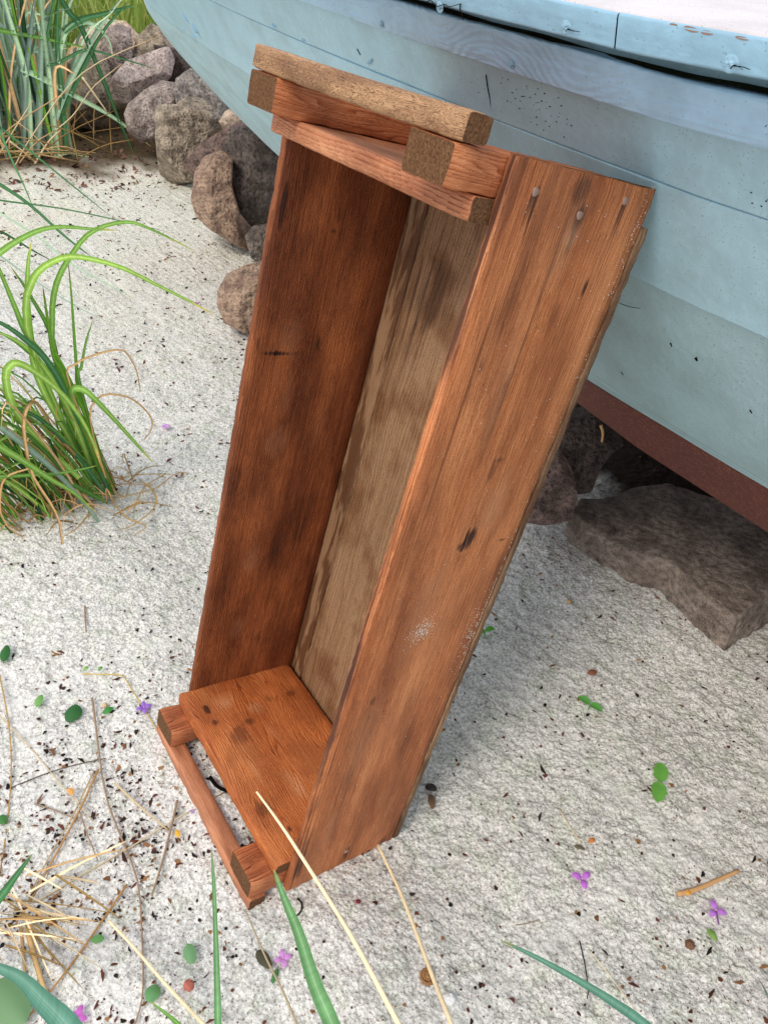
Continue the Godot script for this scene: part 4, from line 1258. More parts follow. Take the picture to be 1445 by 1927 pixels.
	mi.multimesh = bank
	var gm := plain(Color.WHITE, 0.6)
	gm.vertex_color_use_as_albedo = true
	gm.backlight_enabled = true
	gm.backlight = Color(0.35, 0.45, 0.15)
	mi.material_override = gm
	add_child(mi)
	tag(mi, "yellow green grass growing densely behind the stones", "grass", "", "stuff")



func near_grass() -> void:
	var t := thing("green_grass", "bright green grass clump with dry curled blades on the open sand", "grass clump", Vector3(-0.7732, 0.0282, 0.1251))
	t.position = Vector3.ZERO
	var face := Vector3(0.863, 0.482, 0.152)
	var r := rand(63)
	var root := Vector3(-0.7732, 0.0282, 0.1251)
	var across := Vector3(0, 1, 0).cross(face).normalized()
	for i in 170:
		var k := r.randf_range(-0.17, 0.055)
		var from := root + across * k + Vector3(face.x, 0, face.z).normalized() * (r.randf_range(-0.05, 0.05) - k * 0.25)
		from.y = gy(from.x, from.z) - 0.004
		var lean := across * (-0.42 + r.randfn(0.0, 0.2)) + face * r.randfn(0.1, 0.2)
		lean.y = 0.0
		var l := r.randf_range(0.14, 0.42)
		var droop := r.randf_range(0.0, 0.6)
		var p1 := from + Vector3(0, l * 0.4, 0) + lean * l * 0.3
		var p2 := p1 + Vector3(0, l * (0.34 - droop * 0.14), 0) + lean * l * 0.35
		var p3 := p2 + Vector3(0, l * (0.2 - droop * 0.55), 0) + lean * l * (0.4 + droop * 0.7)
		var mat: Material = M["fresh_%d" % (i % 4)]
		if i % 3 == 0:
			mat = M["dry_%d" % (i % 4)]
			p3 = p2 + lean * l * 0.2 - Vector3(0, l * 0.1, 0)
		elif i % 7 == 2:
			mat = M["browned_%d" % (i % 4)]
		elif i % 12 == 4:
			mat = M["deep_%d" % (i % 4)]
		var f := (face + across * r.randfn(0.0, 0.7)).normalized()
		part("blade", ribbon([from, p1, p2, p3], r.randf_range(0.0034, 0.009), f, 0.14, 10, 0, r.randfn(0.0, 0.7)), mat, t)
	for i in 90:
		var from := root + across * r.randfn(-0.05, 0.07) + Vector3(face.x, 0, face.z).normalized() * r.randfn(0.0, 0.05)
		from.y = gy(from.x, from.z) + 0.002
		var dir := (across * r.randfn(0.1, 0.6) + face * r.randfn(0.0, 0.5) + Vector3(0, r.randf_range(0.0, 0.5), 0)).normalized()
		var l := r.randf_range(0.04, 0.14)
		part("dry_stalk", ribbon([from, from + dir * l * 0.5 + Vector3(0, 0.012, 0), from + dir * l * Vector3(1, 0.3, 1)], r.randf_range(0.002, 0.005), face, 0.3, 6), M["dry_%d" % (i % 4)], t)

	part("blade", ribbon([Vector3(-0.7719, 0.0463, 0.1163), Vector3(-0.7579, 0.3465, 0.1563), Vector3(-0.7472, 0.4458, 0.1526), Vector3(-0.7346, 0.4895, 0.1371), Vector3(-0.7221, 0.514, 0.1218), Vector3(-0.7086, 0.5302, 0.1), Vector3(-0.6946, 0.539, 0.0753), Vector3(-0.6796, 0.5342, 0.0447), Vector3(-0.6532, 0.521, 0.0051), Vector3(-0.6366, 0.4931, -0.0357), Vector3(-0.618, 0.4555, -0.0899), Vector3(-0.6027, 0.4301, -0.123)], 0.01375, face, 0.1, 22, 0, 0.0), M.fresh_3, t)
	part("blade", ribbon([Vector3(-0.7699, 0.0426, 0.1036), Vector3(-0.7727, 0.32, 0.1218), Vector3(-0.7715, 0.3994, 0.1138), Vector3(-0.7691, 0.4536, 0.099), Vector3(-0.766, 0.491, 0.0788), Vector3(-0.752, 0.5256, 0.054), Vector3(-0.7482, 0.5484, 0.0301), Vector3(-0.7335, 0.5647, 0.0007), Vector3(-0.7281, 0.5672, -0.0336), Vector3(-0.7147, 0.5627, -0.0543), Vector3(-0.708, 0.5366, -0.097), Vector3(-0.692, 0.5115, -0.1343)], 0.01155, face, 0.1, 22, 0, 0.0), M.fresh_2, t)
	part("blade", ribbon([Vector3(-0.7444, 0.4558, 0.2635), Vector3(-0.7379, 0.5198, 0.2226), Vector3(-0.7296, 0.55, 0.1694), Vector3(-0.7256, 0.5636, 0.144), Vector3(-0.7198, 0.5775, 0.1069), Vector3(-0.7144, 0.5796, 0.0729), Vector3(-0.7074, 0.5715, 0.0283), Vector3(-0.7012, 0.5646, -0.0115)], 0.01155, face, 0.1, 22, 0, 0.0), M.fresh_2, t)
	part("blade", ribbon([Vector3(-0.7537, 0.1346, 0.1295), Vector3(-0.7587, 0.3053, 0.1616), Vector3(-0.7575, 0.3996, 0.1539), Vector3(-0.7557, 0.4675, 0.1425), Vector3(-0.7536, 0.5179, 0.1287), Vector3(-0.7515, 0.5534, 0.1153)], 0.0132, face, 0.1, 22, 0, 0.0), M.fresh_3, t)
	part("blade", ribbon([Vector3(-0.7701, 0.0768, 0.1052), Vector3(-0.7736, 0.2951, 0.1273), Vector3(-0.7781, 0.3825, 0.1557), Vector3(-0.7793, 0.4405, 0.1634), Vector3(-0.7803, 0.5059, 0.1702), Vector3(-0.7815, 0.5653, 0.1777)], 0.0132, face, 0.1, 22, 0, 0.0), M.fresh_2, t)
	part("blade", ribbon([Vector3(-0.7686, 0.0741, 0.0954), Vector3(-0.769, 0.2598, 0.0978), Vector3(-0.7681, 0.3099, 0.0921), Vector3(-0.7665, 0.3789, 0.0821), Vector3(-0.7648, 0.4496, 0.0716), Vector3(-0.7638, 0.5057, 0.0647)], 0.0077, face, 0.1, 22, 0, 0.0), M.browned_2, t)
	part("blade", ribbon([Vector3(-0.739, 0.0945, 0.1007), Vector3(-0.7422, 0.3115, 0.121), Vector3(-0.7435, 0.3552, 0.129), Vector3(-0.7426, 0.4269, 0.1231), Vector3(-0.7417, 0.4831, 0.1175)], 0.0099, face, 0.1, 22, 0, 0.0), M.browned_1, t)
	part("blade", ribbon([Vector3(-0.7478, 0.0988, 0.0918), Vector3(-0.7486, 0.2919, 0.0969), Vector3(-0.747, 0.3226, 0.0869), Vector3(-0.7442, 0.3697, 0.0692), Vector3(-0.7412, 0.408, 0.0499)], 0.0077, face, 0.1, 22, 0, 0.0), M.fresh_1, t)
	part("blade", ribbon([Vector3(-0.7381, 0.046, 0.0946), Vector3(-0.7412, 0.2215, 0.1144), Vector3(-0.7449, 0.3392, 0.1379), Vector3(-0.7497, 0.3976, 0.1685), Vector3(-0.7541, 0.4302, 0.1964), Vector3(-0.7594, 0.4516, 0.2303)], 0.0143, face, 0.1, 22, 0, 0.0), M.deep_3, t)
	part("blade", ribbon([Vector3(-0.7658, 0.0282, 0.0779), Vector3(-0.7697, 0.1904, 0.1025), Vector3(-0.7738, 0.2887, 0.1287), Vector3(-0.7805, 0.3711, 0.1714), Vector3(-0.7878, 0.4186, 0.2175)], 0.0132, face, 0.1, 22, 0, 0.0), M.fresh_1, t)
	part("blade", ribbon([Vector3(-0.7157, 0.1131, 0.1454), Vector3(-0.7263, 0.2609, 0.2127), Vector3(-0.7268, 0.3412, 0.2161), Vector3(-0.7245, 0.3675, 0.2012), Vector3(-0.722, 0.3644, 0.1854), Vector3(-0.7188, 0.3411, 0.165), Vector3(-0.7144, 0.2985, 0.1374), Vector3(-0.711, 0.2393, 0.1156), Vector3(-0.7094, 0.1792, 0.1052), Vector3(-0.709, 0.1329, 0.1026)], 0.01595, face, 0.1, 22, 0, 0.0), M.fresh_3, t)
	part("blade", ribbon([Vector3(-0.768, 0.0391, 0.0917), Vector3(-0.7507, 0.2033, 0.1105), Vector3(-0.7315, 0.2786, 0.1173), Vector3(-0.7204, 0.2976, 0.1107), Vector3(-0.7083, 0.2957, 0.0986), Vector3(-0.6966, 0.282, 0.088), Vector3(-0.6825, 0.2344, 0.063), Vector3(-0.6679, 0.175, 0.0343), Vector3(-0.6548, 0.1364, 0.0152)], 0.01595, face, 0.1, 22, 0, 0.0), M.fresh_2, t)
	part("blade", ribbon([Vector3(-0.6961, 0.298, 0.2784), Vector3(-0.6918, 0.2778, 0.2512), Vector3(-0.6864, 0.2207, 0.2164), Vector3(-0.6821, 0.1692, 0.1893), Vector3(-0.6774, 0.0962, 0.1595), Vector3(-0.673, 0.0059, 0.1312), Vector3(-0.6682, -0.1098, 0.1008)], 0.0132, face, 0.1, 22, 0, 0.0), M.blue_1, t)
	part("blade", ribbon([Vector3(-0.6761, 0.2779, 0.2798), Vector3(-0.6734, 0.251, 0.2625), Vector3(-0.669, 0.2148, 0.2347), Vector3(-0.6637, 0.1648, 0.2009), Vector3(-0.6588, 0.124, 0.1697), Vector3(-0.6545, 0.0683, 0.1422)], 0.0143, face, 0.1, 22, 0, 0.0), M.fresh_2, t)
	part("blade", ribbon([Vector3(-0.6984, 0.1828, 0.2931), Vector3(-0.6907, 0.1724, 0.2439), Vector3(-0.6817, 0.1612, 0.1865), Vector3(-0.6755, 0.1588, 0.1475), Vector3(-0.6705, 0.1598, 0.1154)], 0.0077, face, 0.1, 22, 0, 0.0), M.fresh_1, t)
	part("blade", ribbon([Vector3(-0.7918, 0.0532, 0.1142), Vector3(-0.7937, 0.2327, 0.1263), Vector3(-0.792, 0.3628, 0.1159), Vector3(-0.7945, 0.4452, 0.1315), Vector3(-0.7974, 0.5036, 0.1503)], 0.0121, face, 0.1, 22, 0, 0.0), M.fresh_1, t)
	part("blade", ribbon([Vector3(-0.7508, 0.0778, 0.111), Vector3(-0.7531, 0.242, 0.1259), Vector3(-0.7572, 0.3457, 0.1522), Vector3(-0.7615, 0.3913, 0.1795), Vector3(-0.767, 0.4167, 0.214)], 0.0132, face, 0.1, 22, 0, 0.0), M.fresh_3, t)
	part("blade", ribbon([Vector3(-0.7473, 0.0309, 0.089), Vector3(-0.7482, 0.163, 0.0943), Vector3(-0.7497, 0.2485, 0.104), Vector3(-0.7516, 0.3283, 0.1164), Vector3(-0.7539, 0.3826, 0.1306)], 0.0099, face, 0.1, 22, 0, 0.0), M.browned_3, t)
	part("blade", ribbon([Vector3(-0.7292, 0.0482, 0.1025), Vector3(-0.735, 0.1616, 0.1392), Vector3(-0.74, 0.2288, 0.171), Vector3(-0.7454, 0.2705, 0.2056), Vector3(-0.7526, 0.2917, 0.2516)], 0.0121, face, 0.1, 22, 0, 0.0), M.deep_3, t)
	part("blade", ribbon([Vector3(-0.7114, 0.0528, 0.118), Vector3(-0.72, 0.1208, 0.1726), Vector3(-0.7261, 0.1923, 0.2117), Vector3(-0.7318, 0.2581, 0.2477)], 0.0121, face, 0.1, 22, 0, 0.0), M.fresh_0, t)
	part("dry_blade", ribbon([Vector3(-0.7281, 0.0862, 0.0953), Vector3(-0.7316, 0.306, 0.1178), Vector3(-0.7291, 0.338, 0.102), Vector3(-0.724, 0.3495, 0.0693), Vector3(-0.7189, 0.354, 0.0367), Vector3(-0.7155, 0.35, 0.0154), Vector3(-0.714, 0.3312, 0.0056), Vector3(-0.713, 0.3016, -0.0008), Vector3(-0.7132, 0.2569, 0.0007)], 0.004, face, 0.3, 20, 1, 0.0), M.dry_2, t)
	part("dry_blade", ribbon([Vector3(-0.7182, 0.0931, 0.0971), Vector3(-0.7187, 0.229, 0.0999), Vector3(-0.7145, 0.2731, 0.0735), Vector3(-0.7082, 0.2656, 0.0335), Vector3(-0.7045, 0.2431, 0.0094), Vector3(-0.7018, 0.2086, -0.0078), Vector3(-0.7024, 0.1817, -0.0037), Vector3(-0.7057, 0.1584, 0.0172)], 0.004, face, 0.3, 20, 1, 0.0), M.dry_2, t)
	part("dry_blade", ribbon([Vector3(-0.7774, 0.1411, 0.1518), Vector3(-0.76, 0.2519, 0.1696), Vector3(-0.7322, 0.2856, 0.186), Vector3(-0.7045, 0.2868, 0.2033), Vector3(-0.6862, 0.2693, 0.2157), Vector3(-0.6775, 0.2185, 0.2245), Vector3(-0.6677, 0.1756, 0.2268), Vector3(-0.6558, 0.1257, 0.2151), Vector3(-0.6448, 0.0794, 0.2099), Vector3(-0.6363, 0.0217, 0.2197), Vector3(-0.6266, -0.005, 0.2225)], 0.007, face, 0.3, 20, 1, 0.0), M.dry_2, t)
	part("dry_blade", ribbon([Vector3(-0.6874, 0.1844, 0.2233), Vector3(-0.6947, 0.1738, 0.2697), Vector3(-0.6982, 0.1213, 0.292), Vector3(-0.6987, 0.0897, 0.2949), Vector3(-0.6976, 0.0577, 0.2877), Vector3(-0.693, 0.0201, 0.259)], 0.005, face, 0.3, 20, 1, 0.0), M.dry_2, t)
	part("dry_blade", ribbon([Vector3(-0.7281, 0.0323, 0.0951), Vector3(-0.7203, 0.0323, 0.0481), Vector3(-0.7299, 0.0238, 0.0005), Vector3(-0.7787, 0.008, -0.0638), Vector3(-0.7597, 0.006, -0.0889)], 0.004, Vector3(0.1, 1, 0.1), 0.25, 14, 1, 0.0), M.dry_1, t)
	part("dry_blade", ribbon([Vector3(-0.7874, 0.0167, 0.0188), Vector3(-0.7163, 0.0252, 0.01), Vector3(-0.663, 0.0286, 0.0295), Vector3(-0.6337, 0.0275, 0.0819), Vector3(-0.6258, 0.0339, 0.1234)], 0.004, Vector3(0.1, 1, 0.1), 0.25, 14, 1, 0.0), M.dry_1, t)
	part("dry_blade", ribbon([Vector3(-0.7864, 0.0101, -0.0416), Vector3(-0.7429, 0.0266, 0.0183), Vector3(-0.6913, 0.0337, 0.0549), Vector3(-0.6714, 0.0252, 0.0711)], 0.004, Vector3(0.1, 1, 0.1), 0.25, 14, 1, 0.0), M.dry_1, t)
	part("dry_blade", ribbon([Vector3(-0.8027, 0.0237, 0.055), Vector3(-0.788, 0.0249, 0.0079), Vector3(-0.7597, 0.02, -0.0518)], 0.004, Vector3(0.1, 1, 0.1), 0.25, 14, 1, 0.0), M.dry_1, t)
	part("dry_blade", ribbon([Vector3(-0.7389, 0.0327, 0.0969), Vector3(-0.6424, 0.0413, 0.0902), Vector3(-0.6065, 0.0362, 0.0667), Vector3(-0.5958, 0.0309, 0.0979)], 0.004, Vector3(0.1, 1, 0.1), 0.25, 14, 1, 0.0), M.dry_1, t)
	part("dry_blade", ribbon([Vector3(-0.7186, 0.039, 0.1291), Vector3(-0.6483, 0.0552, 0.178), Vector3(-0.6319, 0.056, 0.2121)], 0.004, Vector3(0.1, 1, 0.1), 0.25, 14, 1, 0.0), M.dry_1, t)


func straws() -> void:
	var t: Node3D
	solo("grass_blade", ribbon([Vector3(-3.581, 0.25, -0.2434), Vector3(-3.292, 0.195, -0.2992), Vector3(-2.935, 0.14, -0.3593), Vector3(-2.632, 0.085, -0.4162), Vector3(-2.453, 0.03, -0.4716)], 0.011, Vector3(0.6, 0.7, 0.3), 0.2, 16), M.deep_2, "long dark blade reaching over sand from the blue clump, uppermost", "grass blade", "loose grass blades over the sand")
	solo("grass_blade", ribbon([Vector3(-2.717, 0.2, -0.0636), Vector3(-2.577, 0.1575, -0.1317), Vector3(-2.441, 0.115, -0.1909), Vector3(-2.183, 0.0725, -0.2334), Vector3(-2.056, 0.03, -0.2812)], 0.016, Vector3(0.6, 0.7, 0.3), 0.2, 16), M.deep_2, "dark green blade slanting over pale sand above the arching blades", "grass blade", "loose grass blades over the sand")
	solo("grass_blade", ribbon([Vector3(-2.354, 0.2044, 0.0047), Vector3(-2.387, 0.1575, -0.0898), Vector3(-2.353, 0.115, -0.2705), Vector3(-2.261, 0.0725, -0.4457), Vector3(-2.156, 0.03, -0.6114)], 0.008, Vector3(0.6, 0.7, 0.3), 0.2, 16), M.deep_3, "thin dark blade lying almost level above the arching green blades", "grass blade", "loose grass blades over the sand")
	solo("grass_blade", ribbon([Vector3(-2.493, 0.1511, -0.0237), Vector3(-2.36, 0.126, -0.0754), Vector3(-2.118, 0.102, -0.1393), Vector3(-1.929, 0.078, -0.1759), Vector3(-1.74, 0.054, -0.2415), Vector3(-1.653, 0.03, -0.2914)], 0.008, Vector3(0.6, 0.7, 0.3), 0.2, 16), M.blue_2, "thin blue green blade crossing behind the arching green blades", "grass blade", "loose grass blades over the sand")
	solo("grass_blade", ribbon([Vector3(-3.674, 0.25, -0.3291), Vector3(-3.215, 0.195, -0.2822), Vector3(-2.982, 0.14, -0.261), Vector3(-2.81, 0.085, -0.2527), Vector3(-2.552, 0.03, -0.226)], 0.012, Vector3(0.6, 0.7, 0.3), 0.2, 16), M.deep_3, "short dark blade bent down at the photo edge under the blue clump", "grass blade", "loose grass blades over the sand")
	solo("grass_blade", ribbon([Vector3(-2.108, 0.131, 0.042), Vector3(-2.021, 0.1021, 0.0058), Vector3(-1.805, 0.075, -0.0519), Vector3(-1.632, 0.0525, -0.1124), Vector3(-1.512, 0.03, -0.1784)], 0.006, Vector3(0.6, 0.7, 0.3), 0.2, 16), M.blue_1, "very thin grey green blade below the arching blades on the sand", "grass blade", "loose grass blades over the sand")
	solo("grass_blade", ribbon([Vector3(-2.143, 0.1677, 0.0246), Vector3(-2.165, 0.1167, -0.0461), Vector3(-2.106, 0.0733, -0.1039), Vector3(-2.09, 0.03, -0.1573)], 0.01, Vector3(0.6, 0.7, 0.3), 0.2, 16), M.deep_1, "stubby dark blade between the longer dark blades at the photo edge", "grass blade", "loose grass blades over the sand")
	solo("grass_blade", ribbon([Vector3(0.4161, 0.076, 0.2115), Vector3(0.3566, 0.186, 0.2167), Vector3(0.3153, 0.196, 0.2141), Vector3(0.2639, 0.186, 0.2034), Vector3(0.2179, 0.166, 0.1961), Vector3(0.177, 0.1508, 0.1885)], 0.017, Vector3(0.55, 0.75, 0.2), 0.1, 20), M.calm, "bright green blade pointing up to the lower crate corner", "grass blade", "foreground grass blades")
	solo("grass_blade", ribbon([Vector3(0.3258, 0.066, 0.3292), Vector3(0.2719, 0.106, 0.3027), Vector3(0.2353, 0.116, 0.2863), Vector3(0.1821, 0.106, 0.2654), Vector3(0.122, 0.096, 0.2424), Vector3(0.0833, 0.086, 0.2292)], 0.0085, Vector3(0.55, 0.75, 0.2), 0.1, 20), M.calm, "upright green blade standing beside the lower handle bar", "grass blade", "foreground grass blades")
	solo("grass_blade", ribbon([Vector3(0.6091, 0.03, -0.1289), Vector3(0.5068, 0.09, -0.0715), Vector3(0.4763, 0.09, -0.0605), Vector3(0.4424, 0.08, -0.0502), Vector3(0.39, 0.0605, -0.0321), Vector3(0.3476, 0.0418, -0.0158)], 0.012, Vector3(0.55, 0.75, 0.2), 0.1, 20), M.teal, "blue green blade lying over the sand in the lower right", "grass blade", "foreground grass blades")
	solo("grass_blade", ribbon([Vector3(0.2686, 0.196, 0.4063), Vector3(0.2386, 0.226, 0.4137), Vector3(0.1902, 0.196, 0.4306), Vector3(0.1413, 0.156, 0.4478), Vector3(0.0883, 0.096, 0.4721), Vector3(0.0475, 0.056, 0.4964)], 0.028, Vector3(0.55, 0.75, 0.2), 0.1, 20), M.teal, "broad blue green blade arching in the lowest corner of the photo", "grass blade", "foreground grass blades")
	solo("grass_blade", ribbon([Vector3(0.0115, 0.056, 0.5005), Vector3(0.0247, 0.116, 0.4527), Vector3(0.0161, 0.126, 0.4312), Vector3(-0.0004, 0.126, 0.4086)], 0.012, Vector3(0.55, 0.75, 0.2), 0.1, 20), M.deep_3, "cut dark green stem above the dry straw bunch", "grass blade", "foreground grass blades")
	solo("grass_blade", ribbon([Vector3(0.2783, 0.056, 0.3177), Vector3(0.2392, 0.086, 0.3333), Vector3(0.2156, 0.076, 0.3417), Vector3(0.1939, 0.066, 0.3509)], 0.006, Vector3(0.55, 0.75, 0.2), 0.1, 20), M.fresh_1, "short green blade touching the oval leaf at the bottom", "grass blade", "foreground grass blades")
	solo("grass_blade", ribbon([Vector3(0.6013, 0.01, -0.2397), Vector3(0.5668, 0.03, -0.2383), Vector3(0.5552, 0.03, -0.2432), Vector3(0.5423, 0.02, -0.2543)], 0.005, Vector3(0.55, 0.75, 0.2), 0.1, 20), M.blue_0, "tip of a dark blade at the right photo edge", "grass blade", "foreground grass blades")
	solo("straw", tube([Vector3(0.1073, 0.1947, 0.1714), Vector3(0.1454, 0.1892, 0.1664), Vector3(0.1881, 0.1839, 0.1629), Vector3(0.2939, 0.1836, 0.1603), Vector3(0.3839, 0.184, 0.1641), Vector3(0.4468, 0.0815, 0.145)], 0.0012, 0.003, 20, 6), M.cream_3, "long cream straw running across the crate corner to the lower photo edge", "straw", "straws on the sand")
	solo("straw", tube([Vector3(0.1987, 0.1051, 0.0614), Vector3(0.2342, 0.1063, 0.0669), Vector3(0.2771, 0.1185, 0.0773), Vector3(0.3586, 0.1333, 0.1001), Vector3(0.4052, 0.1461, 0.1135), Vector3(0.4522, 0.0647, 0.1068)], 0.0019, 0.0026, 20, 6), M.cream_2, "cream straw ending just before the back foot of the crate", "straw", "straws on the sand")
	solo("straw", tube([Vector3(0.1632, 0.066, 0.2239), Vector3(0.1962, 0.076, 0.2269), Vector3(0.232, 0.086, 0.2297), Vector3(0.2696, 0.096, 0.2306), Vector3(0.3087, 0.096, 0.233), Vector3(0.3505, 0.056, 0.233)], 0.0009, 0.0014, 20, 6), M.cream_0, "thin yellowish straw leading down from the handle bar corner", "straw", "straws on the sand")
	solo("straw", tube([Vector3(0.0794, 0.048, 0.3618), Vector3(0.125, 0.056, 0.3476), Vector3(0.1761, 0.066, 0.334), Vector3(0.2186, 0.066, 0.3206), Vector3(0.2502, 0.066, 0.31), Vector3(0.2905, 0.046, 0.2944)], 0.0016, 0.0022, 20, 6), M.cream_3, "cream straw slanting beside the two oval leaves at the bottom", "straw", "straws on the sand")
	solo("straw", tube([Vector3(-0.3094, 0.0395, 0.278), Vector3(-0.293, 0.0395, 0.2541), Vector3(-0.2738, 0.0395, 0.2277), Vector3(-0.2387, 0.0395, 0.2239), Vector3(-0.1933, 0.0395, 0.2203), Vector3(-0.1462, 0.0395, 0.2176)], 0.00091, 0.00065, 14, 6, 0.6), M.yellow, "bent yellow straw reaching the lower handle bar", "straw", "twigs and stems on the sand")
	solo("twig", tube([Vector3(-0.4518, 0.0405, 0.2306), Vector3(-0.4208, 0.0405, 0.2391), Vector3(-0.3904, 0.0405, 0.2466)], 0.00175, 0.00125, 14, 6, 0.6), M.stick, "short grey brown twig alone on the sand", "twig", "twigs and stems on the sand")
	solo("stem", tube([Vector3(-0.3744, 0.0399, 0.3853), Vector3(-0.3072, 0.0399, 0.3911), Vector3(-0.2372, 0.0399, 0.4005), Vector3(-0.1682, 0.0399, 0.4164), Vector3(-0.0946, 0.0399, 0.4405), Vector3(-0.0487, 0.0399, 0.4571)], 0.00126, 0.0009, 14, 6, 0.6), M.dry_1, "long dry stem curving along the left photo edge", "stem", "twigs and stems on the sand")
	solo("straw", tube([Vector3(-0.2977, 0.0396, 0.4023), Vector3(-0.2128, 0.0396, 0.3781), Vector3(-0.1422, 0.0396, 0.3607), Vector3(-0.0913, 0.0396, 0.3469), Vector3(-0.0594, 0.0396, 0.3391)], 0.00098, 0.0007, 14, 6, 0.6), M.cream_1, "pale thin straw crossing the left edge stem", "straw", "twigs and stems on the sand")
	solo("straw", tube([Vector3(-0.1664, 0.0396, 0.4162), Vector3(-0.1623, 0.0396, 0.3695), Vector3(-0.1551, 0.0396, 0.3353), Vector3(-0.1421, 0.0396, 0.2947)], 0.00098, 0.0007, 14, 6, 0.6), M.dark_stick, "dark thin twig lying across the pale straws", "straw", "twigs and stems on the sand")
	solo("stem", tube([Vector3(-0.255, 0.0406, 0.279), Vector3(-0.2081, 0.0406, 0.2888), Vector3(-0.1614, 0.0406, 0.2989), Vector3(-0.1256, 0.0406, 0.3058)], 0.00182, 0.0013, 14, 6, 0.6), M.stick, "grey brown stem piece below the round green leaf", "stem", "twigs and stems on the sand")
	solo("stem", tube([Vector3(-0.1309, 0.04, 0.3057), Vector3(-0.0701, 0.04, 0.3144), Vector3(-0.005, 0.04, 0.3151), Vector3(0.0499, 0.04, 0.3173), Vector3(0.1006, 0.04, 0.3309), Vector3(0.1459, 0.04, 0.3455), Vector3(0.1763, 0.04, 0.3577), Vector3(0.1953, 0.04, 0.3723)], 0.00133, 0.00095, 14, 6, 0.6), M.stick, "very long brown stem running down to the lower photo edge", "stem", "twigs and stems on the sand")
	solo("straw", tube([Vector3(-0.0975, 0.0404, 0.2965), Vector3(-0.0601, 0.0404, 0.2851), Vector3(-0.0247, 0.0404, 0.2724), Vector3(0.0074, 0.0404, 0.2606)], 0.00168, 0.0012, 14, 6, 0.6), M.cream_1, "thick pale straw with blunt end near the long brown stem", "straw", "twigs and stems on the sand")
	solo("straw", tube([Vector3(0.0053, 0.04, 0.4749), Vector3(0.0081, 0.04, 0.4486), Vector3(0.0042, 0.04, 0.3817), Vector3(0.0022, 0.04, 0.3141), Vector3(-0.0029, 0.04, 0.2478), Vector3(-0.0046, 0.0387, 0.1708)], 0.00133, 0.00095, 14, 6, 0.6), M.cream_1, "long pale straw that passes under the lower handle bar", "straw", "twigs and stems on the sand")
	solo("twig", tube([Vector3(-0.0269, 0.0406, 0.2351), Vector3(0.0069, 0.0406, 0.2575), Vector3(0.0441, 0.0406, 0.2841), Vector3(0.0755, 0.0406, 0.309)], 0.00182, 0.0013, 14, 6, 0.6), M.stick, "brown twig beside the yellow petal", "twig", "twigs and stems on the sand")
	solo("stem", tube([Vector3(0.0455, 0.0403, 0.3291), Vector3(0.0672, 0.0403, 0.3625), Vector3(0.0927, 0.0403, 0.4015), Vector3(0.1149, 0.0403, 0.4419), Vector3(0.1298, 0.0403, 0.4747)], 0.00154, 0.0011, 14, 6, 0.6), M.rust_stick, "orange brown stem slanting to the lower left corner", "stem", "twigs and stems on the sand")
	solo("straw", tube([Vector3(-0.1305, 0.0404, 0.3087), Vector3(-0.0832, 0.0404, 0.3492), Vector3(-0.0384, 0.0404, 0.3925), Vector3(-0.0009, 0.0404, 0.431), Vector3(0.0203, 0.0404, 0.4544)], 0.00168, 0.0012, 14, 6, 0.6), M.rust_stick, "orange edged stem running into the dry straw bunch", "straw", "twigs and stems on the sand")
	solo("straw", tube([Vector3(-0.1315, 0.0401, 0.3144), Vector3(-0.0778, 0.0401, 0.3613), Vector3(-0.0422, 0.0401, 0.3981), Vector3(-0.0083, 0.0401, 0.4305)], 0.0014, 0.001, 14, 6, 0.6), M.cream_0, "grey pale straw lying along the orange edged stem", "straw", "twigs and stems on the sand")
	solo("twig", tube([Vector3(-0.1256, 0.0396, 0.3959), Vector3(-0.0973, 0.0396, 0.3731), Vector3(-0.0688, 0.0396, 0.3536)], 0.00098, 0.0007, 14, 6, 0.6), M.stick, "small curved twig amid the bark crumbs", "twig", "twigs and stems on the sand")
	solo("twig", tube([Vector3(-0.0837, 0.0396, 0.3492), Vector3(-0.0451, 0.0396, 0.3504), Vector3(-0.0032, 0.0396, 0.3499)], 0.00098, 0.0007, 14, 6, 0.6), M.stick, "thin twig ending in the dark bark patch", "twig", "twigs and stems on the sand")
	solo("straw", tube([Vector3(0.0349, 0.0425, 0.4442), Vector3(0.0687, 0.0425, 0.4449), Vector3(0.1014, 0.0425, 0.4447), Vector3(0.1274, 0.0425, 0.443)], 0.0035, 0.0025, 14, 6, 0.6), M.dry_2, "broad tan dry leaf sheath beside the straw bunch", "straw", "twigs and stems on the sand")
	solo("straw", tube([Vector3(0.0269, 0.0407, 0.4499), Vector3(0.0551, 0.0407, 0.4543), Vector3(0.0848, 0.0407, 0.4592)], 0.00196, 0.0014, 14, 6, 0.6), M.dry_1, "brown dry sheath at the straw bunch foot", "straw", "twigs and stems on the sand")
	solo("straw", tube([Vector3(0.4247, 0.0063, -0.2594), Vector3(0.4341, 0.0063, -0.2863), Vector3(0.442, 0.0063, -0.32), Vector3(0.4497, 0.0063, -0.355)], 0.00336, 0.0024, 14, 6, 0.6), M.tan_stick, "split tan straw piece between the lilac flowers", "straw", "twigs and stems on the sand")
	solo("straw", tube([Vector3(0.2537, 0.0034, -0.2149), Vector3(0.2758, 0.0034, -0.2098), Vector3(0.3005, 0.0034, -0.2056), Vector3(0.3216, 0.0034, -0.2025)], 0.00077, 0.00055, 14, 6, 0.6), M.cream_2, "tiny thin straw above the three petalled flower", "straw", "twigs and stems on the sand")
	solo("twig", tube([Vector3(0.3371, 0.0033, -0.0579), Vector3(0.343, 0.0033, -0.0705), Vector3(0.3489, 0.0033, -0.0877)], 0.0007, 0.0005, 14, 6, 0.6), M.stick, "fine dark twig below the three petalled flower", "twig", "twigs and stems on the sand")
